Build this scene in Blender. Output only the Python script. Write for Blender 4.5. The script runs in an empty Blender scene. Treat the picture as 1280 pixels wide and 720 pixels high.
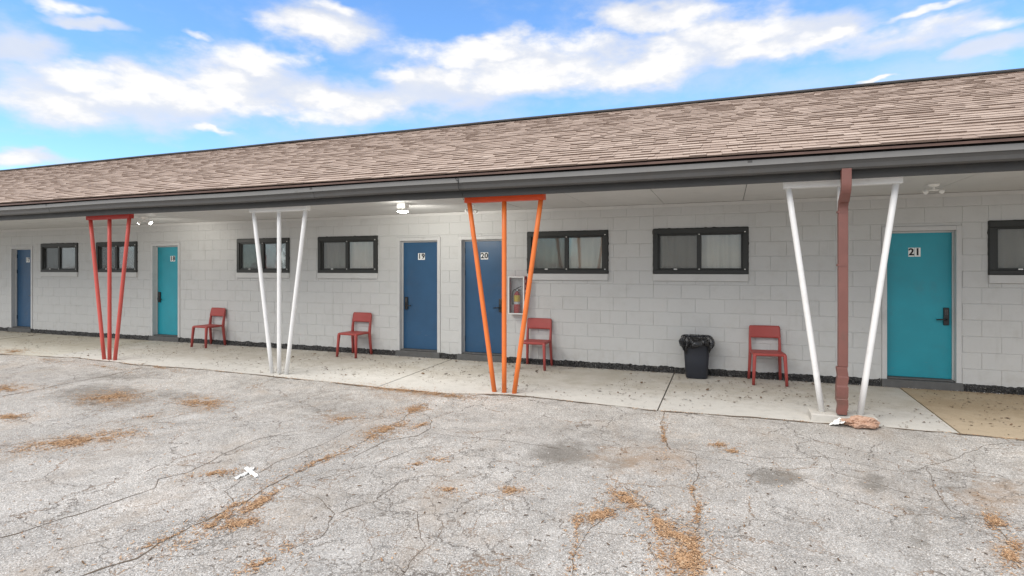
import bpy, bmesh, math, random
from mathutils import Vector, Matrix, noise
random.seed(7)
sc = bpy.context.scene
col = sc.collection

# ------------------------------------------------------------------ camera
F_PX, CXP, HOR, CAM_Z = 709.0, 640.0, 336.0, 1.69
YAW = math.atan(268 / 709)
cam = bpy.data.cameras.new('camera')
cam.sensor_width = 36.0
cam.lens = F_PX / 1280 * 36
cam.shift_y = -24 / 1280
cam.clip_start, cam.clip_end = 0.05, 3000
camo = bpy.data.objects.new('camera', cam)
camo.location = (0, 0, CAM_Z)
camo.rotation_euler = (math.pi / 2, 0, YAW)
col.objects.link(camo)
sc.camera = camo

# ------------------------------------------------------------------ light
SUN_AZ, SUN_EL = math.radians(208), math.radians(50)      # azimuth from +Y, clockwise
sun_dir = Vector((math.sin(SUN_AZ) * math.cos(SUN_EL), math.cos(SUN_AZ) * math.cos(SUN_EL), math.sin(SUN_EL)))
sun = bpy.data.lights.new('sun', 'SUN')
sun.energy, sun.angle, sun.color = 1.5, math.radians(60), (1.0, 0.93, 0.835)
suno = bpy.data.objects.new('sun', sun)
suno.rotation_euler = sun_dir.to_track_quat('Z', 'Y').to_euler()
suno.location = (0, -10, 20)
col.objects.link(suno)

sc.view_settings.view_transform = 'Standard'
sc.view_settings.look = 'None'
sc.view_settings.exposure = 1.14
sc.view_settings.gamma = 1.0
sc.view_settings.use_curve_mapping = False

SN, CS = math.sin(YAW), math.cos(YAW)
def pix_dir(px, py):
    u = (px - CXP) / F_PX; v = (HOR - py) / F_PX
    return Vector((-SN + u * CS, CS + u * SN, v))
def at_ground(px, py, z=-0.02):
    d = pix_dir(px, py); t = (z - CAM_Z) / d.z
    return Vector((d.x * t, d.y * t, z))

# ------------------------------------------------------------------ world
class NT:
    """thin helper round a node tree"""
    def __init__(s, tree): s.t = tree; s.n = tree.nodes; s.l = tree.links
    def add(s, typ, **kw):
        n = s.n.new(typ)
        for k, v in kw.items(): setattr(n, k, v)
        return n
    def put(s, sock, v):
        if hasattr(v, 'is_output'): s.l.new(v, sock)
        elif v is not None: sock.default_value = v
    def math(s, op, a, b=None, c=None, clamp=False):
        n = s.add('ShaderNodeMath', operation=op); n.use_clamp = clamp
        s.put(n.inputs[0], a)
        if b is not None: s.put(n.inputs[1], b)
        if c is not None: s.put(n.inputs[2], c)
        return n.outputs[0]
    def vmath(s, op, a, b=None, scale=None):
        n = s.add('ShaderNodeVectorMath', operation=op)
        s.put(n.inputs[0], a)
        if b is not None: s.put(n.inputs[1], b)
        if scale is not None: s.put(n.inputs[3], scale)
        return n.outputs['Value' if op in ('LENGTH', 'DOT_PRODUCT', 'DISTANCE') else 'Vector']
    def noise(s, vec, scale, detail=2, rough=.5, dist=0.0, out='Fac'):
        n = s.add('ShaderNodeTexNoise')
        if vec is not None: s.l.new(vec, n.inputs['Vector'])
        n.inputs['Scale'].default_value = scale; n.inputs['Detail'].default_value = detail
        n.inputs['Roughness'].default_value = rough; n.inputs['Distortion'].default_value = dist
        return n.outputs[out]
    def voro(s, vec, scale, feature='F1', out='Distance', rnd=1.0):
        n = s.add('ShaderNodeTexVoronoi', feature=feature)
        if vec is not None: s.l.new(vec, n.inputs['Vector'])
        n.inputs['Scale'].default_value = scale; n.inputs['Randomness'].default_value = rnd
        return n.outputs[out]
    def ramp(s, fac, stops, interp='LINEAR'):
        n = s.add('ShaderNodeValToRGB'); r = n.color_ramp; r.interpolation = interp
        while len(r.elements) > 1: r.elements.remove(r.elements[0])
        for i, (p, c) in enumerate(stops):
            e = r.elements[0] if i == 0 else r.elements.new(p)
            e.position = p; e.color = (c, c, c, 1) if isinstance(c, (int, float)) else (*c, 1)
        s.put(n.inputs[0], fac)
        return n.outputs[0]
    def mix(s, fac, a, b, mode='MIX'):
        n = s.add('ShaderNodeMix', data_type='RGBA', blend_type=mode)
        s.put(n.inputs[0], fac)
        for i, v in ((6, a), (7, b)):
            if isinstance(v, tuple): v = (*v[:3], 1)
            s.put(n.inputs[i], v)
        return n.outputs[2]
    def mrange(s, v, a, b, c=0.0, d=1.0, smooth=True):
        n = s.add('ShaderNodeMapRange', interpolation_type='SMOOTHSTEP' if smooth else 'LINEAR')
        for i, x in enumerate((v, a, b, c, d)): s.put(n.inputs[i], x)
        return n.outputs[0]
    def bump(s, h, strength=.3, dist=.01, normal=None):
        n = s.add('ShaderNodeBump'); n.inputs['Strength'].default_value = strength
        n.inputs['Distance'].default_value = dist; s.l.new(h, n.inputs['Height'])
        if normal is not None: s.l.new(normal, n.inputs['Normal'])
        return n.outputs[0]

w = bpy.data.worlds.new('World'); sc.world = w; w.use_nodes = True
T = NT(w.node_tree); T.n.clear()
wout = T.add('ShaderNodeOutputWorld')
bg = T.add('ShaderNodeBackground'); bg.inputs['Strength'].default_value = 0.12
sky = T.add('ShaderNodeTexSky', sky_type='NISHITA')
sky.sun_disc = False; sky.sun_elevation = SUN_EL; sky.sun_rotation = SUN_AZ
sky.air_density = 1.0; sky.dust_density = 0.35; sky.ozone_density = 2.0
skycol = T.mix(1.0, sky.outputs[0], (0.62, 0.84, 1.04), 'MULTIPLY')
tc = T.add('ShaderNodeTexCoord')
sep = T.add('ShaderNodeSeparateXYZ'); T.l.new(tc.outputs['Generated'], sep.inputs[0])
az = T.math('ARCTAN2', sep.outputs[0], sep.outputs[1])
el = T.math('ARCSINE', sep.outputs[2])
ae = T.add('ShaderNodeCombineXYZ'); T.put(ae.inputs[0], az); T.put(ae.inputs[1], el)
# wisps: stretched direction noise that also warps the cloud banks
st = T.add('ShaderNodeMapping'); st.inputs['Scale'].default_value = (1, 1, 2.1)
T.l.new(tc.outputs['Generated'], st.inputs[0])
warp = T.vmath('SCALE', T.vmath('SUBTRACT', T.noise(st.outputs[0], 9, 4, .55, out='Color'), (.5, .5, .5)), scale=.07)
aew = T.vmath('ADD', ae.outputs[0], warp)
def blob(px, py, rx, ry, edge):
    d = pix_dir(px, py).normalized()
    a, e = math.atan2(d.x, d.y), math.asin(d.z)
    d2 = pix_dir(px + rx, py).normalized(); d3 = pix_dir(px, py - ry).normalized()
    ra = abs(math.atan2(d2.x, d2.y) - a); re = abs(math.asin(d3.z) - e)
    v = T.vmath('MULTIPLY', T.vmath('SUBTRACT', aew, (a, e, 0)), (1 / ra, 1 / re, 0))
    return T.mrange(T.vmath('LENGTH', v), edge, 0.1, 0, 1)
def field(banks, edge):
    f = None
    for b in banks:
        v = blob(*b, edge)
        f = v if f is None else T.math('MAXIMUM', f, v)
    return f
veil = field([(70, 120, 130, 50), (200, 125, 140, 45), (330, 112, 150, 50), (440, 125, 130, 35), (560, 112, 130, 42), (650, 90, 150, 42), (780, 78, 150, 42), (900, 58, 160, 45),
              (1000, 45, 120, 30), (10, 60, 80, 45), (30, 200, 75, 14), (1150, 42, 150, 26), (1250, 55, 100, 22), (110, 30, 60, 10), (400, 30, 80, 34), (830, 20, 90, 26)], 1.5)
crest = field([(70, 2, 45, 10), (385, 34, 60, 18), (320, 70, 85, 22), (265, 98, 70, 18), (410, 6, 32, 10), (100, 96, 65, 15), (160, 112, 60, 18), (430, 130, 90, 15), (560, 68, 55, 16), (610, 66, 60, 17),
               (700, 62, 85, 20), (820, 70, 85, 16), (850, 24, 85, 18), (920, 42, 80, 20), (1040, 45, 60, 9), (1130, 35, 110, 14), (1245, 26, 85, 12), (60, 130, 80, 20), (10, 200, 50, 12), (245, 38, 26, 7),
               (275, 168, 28, 5), (1100, 101, 25, 3), (330, 138, 100, 12), (1175, 4, 60, 5), (490, 90, 30, 14), (640, 95, 120, 20), (760, 88, 120, 20), (240, 118, 120, 22), (960, 62, 90, 16)], 2.3)
fb = T.noise(st.outputs[0], 8.5, 8, .56, .15)
fine_ = T.noise(st.outputs[0], 21, 7, .6, .1)
fb2 = T.noise(st.outputs[0], 2.6, 6, .55, .2)
# unseen sky overhead and all round: denser cloud, shaped to neutralise the blue skylight
away = T.mrange(T.math('ABSOLUTE', T.math('ADD', az, YAW)), .80, 1.05, 0, 1)
high = T.mrange(el, .50, .75, 0, 1)
rest = T.math('MULTIPLY', T.mrange(fb2, .28, .50, 0, 1), T.math('MAXIMUM', away, high))
nz1 = T.math('ADD', T.math('MULTIPLY', T.math('SUBTRACT', fb, .5), 1.5), T.math('MULTIPLY', T.math('SUBTRACT', fine_, .5), .5))
va = T.mrange(T.math('ADD', T.math('MAXIMUM', veil, rest), nz1), .05, .95, 0, .84)
ca = T.mrange(T.math('ADD', T.math('MULTIPLY', T.math('MAXIMUM', crest, T.math('MULTIPLY', rest, .8)), 1.15), T.math('MULTIPLY', nz1, 1.25)), .42, 1.30, 0, .97)
vcol = T.mix(T.noise(st.outputs[0], 11, 6, .6), (2.72, 2.84, 3.18), (3.40, 3.44, 3.55))
ccol = T.mix(T.mrange(T.math('ADD', ca, T.math('MULTIPLY', T.math('SUBTRACT', fine_, .5), 1.2)), .3, 1.0, 0, 1), (3.40, 3.42, 3.50), (4.05, 3.99, 3.92))
wisp = T.math('MULTIPLY', T.mrange(T.noise(st.outputs[0], 4.5, 7, .6, .1), .42, .72, 0, 1), .40)
skyv = T.mix(T.math('MAXIMUM', va, wisp), skycol, vcol)
cl = ccol; alpha = ca; skycol = skyv
T.l.new(T.mix(alpha, skycol, cl), bg.inputs['Color'])
T.l.new(bg.outputs[0], wout.inputs[0])

# ------------------------------------------------------------------ materials
MATS = {}
def material(name):
    m = bpy.data.materials.new(name); m.use_nodes = True
    t = NT(m.node_tree); b = t.n['Principled BSDF']
    MATS[name] = m
    return m, t, b
def coords(t, kind='Object'):
    return t.add('ShaderNodeTexCoord').outputs[kind]
def world_pos(t):
    return t.add('ShaderNodeNewGeometry').outputs['Position']
def paint(name, c, rough=.5, spec=.4, var=.12, scale=6, grime=0.0, bump=.0, bscale=60, metal=0.0):
    m, t, b = material(name)
    p = world_pos(t)
    n = t.noise(p, scale, 5, .6)
    cc = t.mix(n, tuple(x * (1 - var) for x in c), tuple(min(1, x * (1 + var)) for x in c))
    if grime:
        g = t.mrange(t.noise(p, 3.1, 6, .7), .52, .75, 0, grime)
        cc = t.mix(g, cc, (.09, .075, .06))
    if name in ('teal_paint', 'blue_paint'):
        sm = t.add('ShaderNodeMapping'); sm.inputs['Scale'].default_value = (2, 2, 14); sm.inputs['Rotation'].default_value = (0, .25, 0); t.l.new(p, sm.inputs[0])
        sep = t.add('ShaderNodeSeparateXYZ'); t.l.new(p, sep.inputs[0])
        low = t.mrange(sep.outputs[2], .9, .2, .12, 1)
        sc1 = t.math('MULTIPLY', t.mrange(t.noise(sm.outputs[0], 2.2, 7, .72), .60, .70, 0, .40), low)
        cc = t.mix(sc1, cc, (.16, .17, .18))
        cc = t.mix(t.mrange(t.noise(p, 1.4, 4), .4, .7, 0, .25), cc, tuple(x * .62 for x in c))
    t.l.new(cc, b.inputs['Base Color'])
    b.inputs['Roughness'].default_value = rough
    b.inputs['Specular IOR Level'].default_value = spec
    b.inputs['Metallic'].default_value = metal
    r = t.math('ADD', t.math('MULTIPLY', t.noise(p, scale * 4, 3), .25), rough - .12)
    t.l.new(r, b.inputs['Roughness'])
    if bump:
        t.l.new(t.bump(t.noise(p, bscale, 4, .6), bump, .004), b.inputs['Normal'])
    return m

def wall_paint():
    m, t, b = material('wall_paint')
    p = world_pos(t)
    big = t.noise(p, .9, 5, .6); med = t.noise(p, 5, 6, .65); fine = t.noise(p, 85, 4, .65)
    c = t.mix(big, (.485, .488, .476), (.548, .550, .537))
    c = t.mix(t.mrange(med, .48, .8, 0, .42), c, (.42, .415, .39))
    # light scuffs and dull marks
    sp = t.mrange(t.noise(p, 11, 7, .75), .63, .72, 0, .35)
    c = t.mix(sp, c, (.34, .33, .31))
    # splash grime on the lowest course
    sep = t.add('ShaderNodeSeparateXYZ'); t.l.new(p, sep.inputs[0])
    low = t.math('MULTIPLY', t.mrange(sep.outputs[2], .55, .12, 0, 1), t.mrange(t.noise(p, 7, 5, .7), .4, .75, 0, .4))
    c = t.mix(low, c, (.36, .34, .30))
    dm = t.add('ShaderNodeMapping'); dm.inputs['Scale'].default_value = (9, 9, .7); t.l.new(p, dm.inputs[0])
    drip = t.math('MULTIPLY', t.mrange(t.noise(dm.outputs[0], 1.0, 6, .65), .56, .74, 0, .32), t.mrange(t.noise(p, .8, 3), .42, .6, 0, 1))
    c = t.mix(drip, c, (.34, .33, .305))
    oi = t.add('ShaderNodeObjectInfo')
    c = t.mix(.05, c, t.mix(oi.outputs['Random'], (.36, .36, .35), (.60, .60, .58)))
    t.l.new(c, b.inputs['Base Color'])
    b.inputs['Roughness'].default_value = .62
    b.inputs['Specular IOR Level'].default_value = .3
    pit = t.mrange(t.voro(p, 42), .0, .16, 0, 1)
    h = t.math('ADD', t.math('MULTIPLY', fine, .8), t.math('MULTIPLY', pit, .35))
    h = t.math('ADD', h, t.math('MULTIPLY', t.noise(p, 16, 3), .8))
    t.l.new(t.bump(h, .45, .006), b.inputs['Normal'])
    return m
wall_paint()
paint('trim_paint', (.51, .51, .50), .5, .4, .08, 5, .18, .15, 40)
paint('soffit_paint', (.57, .566, .55), .6, .3, .07, 2.5, .12, .08, 30)
paint('sill_paint', (.53, .53, .515), .6, .3, .07, 5, .12, .2, 50)
paint('teal_paint', (.015, .290, .365), .40, .45, .15, 3, .14, .04, 25)
paint('blue_paint', (.020, .078, .165), .40, .45, .2, 3, .16, .04, 25)
paint('white_post_paint', (.83, .83, .82), .38, .5, .03, 8, .16, .06, 30)
paint('red_post_paint', (.58, .095, .075), .42, .45, .12, 4, .16, .06, 30)
paint('red_header_shaded', (.44, .030, .022), .42, .45, .10, 5, .06, .06, 30)  # header red deepened: mostly shade painted into the post colour
paint('orange_post_paint', (.80, .195, .040), .42, .45, .08, 4, .16, .06, 30)
paint('orange_header_shaded', (.70, .075, .012), .42, .45, .08, 5, .05, .06, 30)  # deeper orange on the header, again mostly painted-in shade
paint('gutter_metal', (.078, .076, .073), .42, .5, .2, 4, .35, .1, 12)  # gutter body darkened: its weaker front light is put into the colour
paint('gutter_lip_metal', (.20, .197, .19), .45, .5, .15, 6, .35, .1, 12)
paint('fascia_paint', (.045, .044, .042), .55, .35, .25, 3, .3, .1, 20)
paint('drip_metal', (.13, .078, .062), .45, .4, .2, 6, .2)
paint('downspout_paint', (.185, .078, .064), .42, .45, .22, 5, .45, .12, 14)
paint('window_frame_paint', (.020, .021, .018), .45, .45, .25, 20, .1, .25, 90)
paint('white_plastic', (.80, .80, .77), .4, .5, .04, 8)
paint('black_metal', (.012, .012, .013), .35, .5, .2, 20)
paint('digit_black', (.01, .01, .01), .5, .3, .1, 20)
paint('chair_plastic', (.34, .060, .052), .5, .4, .12, 9, .10, .10, 70)
paint('can_plastic', (.022, .025, .034), .48, .4, .2, 8, .08, .08, 40)
paint('red_enamel', (.33, .016, .018), .35, .5, .12, 12)
paint('extinguisher_red', (.50, .022, .02), .25, .5, .08, 10)
paint('yellow_label', (.72, .52, .03), .5, .3, .06, 30)
paint('cabinet_white', (.66, .66, .64), .45, .4, .06, 10, .12)
paint('pad_concrete', (.52, .50, .46), .85, .2, .18, 14, .22, .4, 60)
paint('threshold_paint', (.10, .10, .098), .7, .3, .3, 14, .3, .4, 50)
paint('dark_room', (.02, .02, .02), .9, .1)
paint('litter_white', (.82, .82, .80), .8, .2, .05, 20, .05)
paint('crack_dirt', (.15, .118, .09), .95, .1, .45, 18, .4, .6, 120)
paint('side_wall', (.52, .52, .51), .65, .3, .1, 2, .15, .3, 30)

def speckled(name, cols, rough=.85):
    """leaf and needle bits: colour picked per island"""
    m, t, b = material(name)
    g = t.add('ShaderNodeNewGeometry')
    stops = [(i / max(1, len(cols) - 1), c) for i, c in enumerate(cols)]
    t.l.new(t.ramp(g.outputs['Random Per Island'], stops), b.inputs['Base Color'])
    b.inputs['Roughness'].default_value = rough
    b.inputs['Specular IOR Level'].default_value = .2
    return m
speckled('needle_litter', [(.15, .085, .05), (.46, .27, .14), (.58, .38, .22), (.34, .185, .10), (.64, .47, .31), (.50, .31, .17), (.22, .12, .07)])
speckled('leaf_bits', [(.06, .042, .028), (.12, .085, .06), (.20, .13, .08), (.09, .06, .045)])
speckled('gravel_bits', [(.16, .155, .15), (.42, .41, .39), (.60, .58, .55), (.28, .26, .24), (.36, .30, .24)])
speckled('white_flakes', [(.55, .55, .53), (.75, .75, .73), (.3, .29, .27)])

def shingle_mat():
    m, t, b = material('shingle')
    oi = t.add('ShaderNodeObjectInfo'); g = t.add('ShaderNodeNewGeometry')
    at = t.add('ShaderNodeAttribute', attribute_name='tone')
    p = g.outputs['Position']
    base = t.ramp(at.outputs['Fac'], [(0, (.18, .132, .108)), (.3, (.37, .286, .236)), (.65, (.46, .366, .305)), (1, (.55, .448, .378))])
    gr = t.noise(p, 240, 3, .7)
    base = t.mix(1.0, base, t.ramp(gr, [(.3, .72), (.7, 1.25)]), 'MULTIPLY')
    blot = t.noise(p, 1.3, 5, .6)
    base = t.mix(t.mrange(blot, .45, .75, 0, .10), base, (.21, .165, .14))
    t.l.new(base, b.inputs['Base Color'])
    b.inputs['Roughness'].default_value = .92; b.inputs['Specular IOR Level'].default_value = .15
    t.l.new(t.bump(gr, .5, .004), b.inputs['Normal'])
shingle_mat()

def tar_mat():
    m, t, b = material('tar')
    p = world_pos(t)
    n = t.noise(p, 55, 5, .7)
    c = t.ramp(n, [(.35, (.006, .006, .007)), (.53, (.016, .0155, .015)), (.60, (.06, .058, .054)), (.70, (.36, .35, .33))])
    t.l.new(c, b.inputs['Base Color']); b.inputs['Roughness'].default_value = .5
    t.l.new(t.bump(t.noise(p, 38, 5, .7), .9, .02), b.inputs['Normal'])
tar_mat()

def concrete_mat(name, tint):
    m, t, b = material(name)
    p = world_pos(t)
    sep = t.add('ShaderNodeSeparateXYZ'); t.l.new(p, sep.inputs[0])
    n1 = t.noise(p, .8, 6, .6); n2 = t.noise(p, 6, 6, .65); n3 = t.noise(p, 190, 3, .7)
    c = t.mix(n1, tuple(x * .86 for x in tint), tuple(x * 1.08 for x in tint))
    c = t.mix(t.mrange(n2, .45, .8, 0, .5), c, tuple(x * .70 for x in tint))
    # foot traffic and drip dirt plus painted overhang shade towards the wall; the outer strip is washed by rain
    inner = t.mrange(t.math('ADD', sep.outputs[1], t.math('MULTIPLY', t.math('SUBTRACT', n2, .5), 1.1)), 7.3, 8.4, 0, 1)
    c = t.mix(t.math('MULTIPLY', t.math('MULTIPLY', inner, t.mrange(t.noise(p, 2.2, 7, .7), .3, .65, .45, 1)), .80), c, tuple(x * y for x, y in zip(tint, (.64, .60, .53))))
    sp = t.mrange(t.noise(p, 38, 5, .75), .60, .67, 0, .6)
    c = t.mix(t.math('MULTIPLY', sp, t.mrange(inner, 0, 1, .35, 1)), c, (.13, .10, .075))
    c = t.mix(1.0, c, t.ramp(n3, [(.3, .86), (.7, 1.12)]), 'MULTIPLY')
    t.l.new(c, b.inputs['Base Color']); b.inputs['Roughness'].default_value = .85
    b.inputs['Specular IOR Level'].default_value = .25
    t.l.new(t.bump(n3, .25, .004), b.inputs['Normal'])
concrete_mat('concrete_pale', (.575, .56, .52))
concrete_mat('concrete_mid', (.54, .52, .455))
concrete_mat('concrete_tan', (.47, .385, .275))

def asphalt_mat():
    m, t, b = material('asphalt')
    p = world_pos(t)
    a_dark = t.add('ShaderNodeAttribute', attribute_name='stain').outputs['Fac']
    a_tan = t.add('ShaderNodeAttribute', attribute_name='tan').outputs['Fac']
    a_crk = t.add('ShaderNodeAttribute', attribute_name='crackle').outputs['Fac']
    # aggregate
    stone = t.voro(p, 150, out='Color')
    sv = t.add('ShaderNodeSeparateColor'); t.l.new(stone, sv.inputs[0])
    edge = t.voro(p, 150)
    c = t.ramp(sv.outputs[0], [(0, (.20, .192, .18)), (.22, (.37, .355, .333)), (.55, (.485, .468, .44)), (.82, (.60, .58, .55)), (1, (.80, .78, .745))])
    c = t.mix(t.mrange(sv.outputs[1], .82, .95, 0, .5), c, (.36, .27, .20))
    c = t.mix(t.mrange(edge, .45, .75, 0, .4), c, (.22, .21, .195))
    fine = t.noise(p, 330, 3, .7)
    c = t.mix(1.0, c, t.ramp(fine, [(.3, .78), (.7, 1.2)]), 'MULTIPLY')
    # worn, bleached and dirtier areas
    big = t.noise(p, .55, 6, .6); med = t.noise(p, 2.3, 7, .65)
    c = t.mix(1.0, c, t.ramp(big, [(.3, .80), (.7, 1.16)]), 'MULTIPLY')
    c = t.mix(t.mrange(med, .50, .80, 0, .45), c, (.30, .275, .245))
    # broad bleached and brown-grey bands running away from the building
    bm_ = t.add('ShaderNodeMapping'); bm_.inputs['Scale'].default_value = (1.0, .38, 1); t.l.new(p, bm_.inputs[0])
    b1 = t.noise(bm_.outputs[0], 1.15, 8, .66, .4)
    c = t.mix(t.mrange(b1, .50, .70, 0, .50), c, (.37, .31, .25))
    c = t.mix(t.mrange(b1, .46, .30, 0, .32), c, (.66, .65, .625))
    b2 = t.noise(p, 3.6, 9, .74, .3)
    c = t.mix(1.0, c, t.ramp(b2, [(.32, .80), (.5, 1.0), (.68, 1.16)]), 'MULTIPLY')
    # dark exposed binder: short streaks
    sm = t.add('ShaderNodeMapping'); sm.inputs['Scale'].default_value = (1, 2.2, 1); sm.inputs['Rotation'].default_value = (0, 0, .3)
    t.l.new(p, sm.inputs[0])
    stk = t.mrange(t.noise(sm.outputs[0], 5.5, 8, .78), .57, .68, 0, .66)
    c = t.mix(t.math('MULTIPLY', stk, t.mrange(t.noise(p, .7, 3), .40, .56, 0, 1)), c, (.15, .147, .143))
    # oil and damp stains, rust-coloured leaf tannin
    nn = t.noise(p, 7, 9, .75)
    d = t.mrange(t.math('ADD', a_dark, t.math('MULTIPLY', t.math('SUBTRACT', nn, .5), 2.3)), .22, 1.15, 0, .70)
    c = t.mix(t.math('MULTIPLY', d, t.mrange(a_dark, 0.02, .2, 0, 1)), c, (.15, .135, .115))
    tn = t.mrange(t.math('ADD', a_tan, t.math('MULTIPLY', t.math('SUBTRACT', nn, .5), 2.0)), .30, 1.2, 0, .55)
    c = t.mix(t.math('MULTIPLY', tn, t.mrange(a_tan, 0.02, .2, 0, 1)), c, (.38, .26, .165))
    tn2 = t.mrange(t.noise(p, 1.1, 7, .72), .55, .76, 0, .36)
    c = t.mix(tn2, c, (.42, .32, .23))
    # hairline crackle
    wp = t.vmath('ADD', p, t.vmath('SCALE', t.vmath('SUBTRACT', t.noise(p, 3.2, 5, .65, out='Color'), (.5, .5, .5)), scale=.42))
    ck1 = t.voro(wp, 1.25, 'DISTANCE_TO_EDGE'); ck2 = t.voro(wp, 3.3, 'DISTANCE_TO_EDGE')
    l1 = t.mrange(ck1, .011, .001, 0, 1); l2 = t.mrange(ck2, .020, .003, 0, .85)
    m1 = t.mrange(t.noise(p, .9, 4), .38, .54, 0, 1); m2 = t.mrange(t.math('ADD', t.noise(p, 1.3, 4), t.math('MULTIPLY', a_crk, .28)), .60, .72, 0, 1)
    crk = t.math('MAXIMUM', t.math('MULTIPLY', l1, m1), t.math('MULTIPLY', l2, m2))
    ccol = t.mix(t.mrange(t.noise(p, 2.1, 3), .45, .6, 0, 1), (.13, .112, .095), (.28, .175, .10))
    c = t.mix(t.math('MULTIPLY', crk, .8), c, ccol)
    t.l.new(c, b.inputs['Base Color']); b.inputs['Roughness'].default_value = .9
    b.inputs['Specular IOR Level'].default_value = .22
    h = t.math('ADD', t.math('MULTIPLY', edge, -.7), t.math('MULTIPLY', fine, .4))
    h = t.math('SUBTRACT', h, t.math('MULTIPLY', crk, 2.2))
    t.l.new(t.bump(h, .55, .006), b.inputs['Normal'])
asphalt_mat()

def glass_mat(name, tint, alpha, rough):
    m, t, b = material(name)
    for n in list(t.n): t.n.remove(n)
    out = t.add('ShaderNodeOutputMaterial')
    gl = t.add('ShaderNodeBsdfGlossy'); gl.inputs['Roughness'].default_value = rough
    gl.inputs['Color'].default_value = (.9, .92, .93, 1)
    tr = t.add('ShaderNodeBsdfTransparent'); tr.inputs['Color'].default_value = (*tint, 1)
    fr = t.add('ShaderNodeFresnel'); fr.inputs['IOR'].default_value = 1.5
    mx = t.add('ShaderNodeMixShader')
    p = world_pos(t)
    bm = t.bump(t.noise(p, 3.0, 2), .10, .02)
    t.l.new(bm, gl.inputs['Normal'])
    t.l.new(t.math('ADD', t.math('MULTIPLY', fr.outputs[0], .9), alpha), mx.inputs[0])
    t.l.new(tr.outputs[0], mx.inputs[1]); t.l.new(gl.outputs[0], mx.inputs[2])
    t.l.new(mx.outputs[0], out.inputs[0])
glass_mat('glass', (.95, .955, .94), .02, .04)
glass_mat('cabinet_glass', (.96, .97, .97), .02, .05)

def screen_mat():
    m, t, b = material('insect_screen')
    for n in list(t.n): t.n.remove(n)
    out = t.add('ShaderNodeOutputMaterial')
    df = t.add('ShaderNodeBsdfDiffuse'); df.inputs['Color'].default_value = (.09, .09, .088, 1)
    tr = t.add('ShaderNodeBsdfTransparent')
    mx = t.add('ShaderNodeMixShader'); mx.inputs[0].default_value = .34
    t.l.new(tr.outputs[0], mx.inputs[1]); t.l.new(df.outputs[0], mx.inputs[2]); t.l.new(mx.outputs[0], out.inputs[0])
screen_mat()
def curtain_mat():
    m, t, b = material('curtain_fabric')
    p = world_pos(t)
    c = t.mix(t.noise(p, 3, 4), (.52, .48, .43), (.70, .65, .58))
    t.l.new(c, b.inputs['Base Color']); b.inputs['Roughness'].default_value = .9
    t.l.new(t.bump(t.noise(p, 160, 2), .2, .003), b.inputs['Normal'])
    b.inputs['Emission Color'].default_value = (.0, .0, .0, 1)
curtain_mat()
def bag_mat(name, c, rough, trans=0.0):
    m, t, b = material(name)
    p = coords(t)
    n = t.noise(p, 14, 5, .6, .8)
    cc = t.mix(n, tuple(x * .7 for x in c), tuple(min(1, x * 1.3) for x in c))
    t.l.new(cc, b.inputs['Base Color']); b.inputs['Roughness'].default_value = rough
    b.inputs['Specular IOR Level'].default_value = .55
    vor = t.voro(t.vmath('ADD', p, t.vmath('SCALE', t.noise(p, 8, 3, out='Color'), scale=.12)), 17, 'DISTANCE_TO_EDGE')
    t.l.new(t.bump(t.math('ADD', t.math('MULTIPLY', vor, .8), t.math('MULTIPLY', n, .5)), .6, .02), b.inputs['Normal'])
    if trans:
        b.inputs['Transmission Weight'].default_value = trans
bag_mat('black_bag', (.012, .012, .013), .20)
bag_mat('brown_bag', (.46, .29, .205), .38)
def lamp_mat(name, c, s):
    m, t, b = material(name)
    b.inputs['Base Color'].default_value = (.85, .85, .82, 1)
    b.inputs['Emission Color'].default_value = (*c, 1); b.inputs['Emission Strength'].default_value = s
lamp_mat('lamp_lit', (1, .97, .90), 14.0)
lamp_mat('lamp_off', (0, 0, 0), 0.0)

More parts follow.
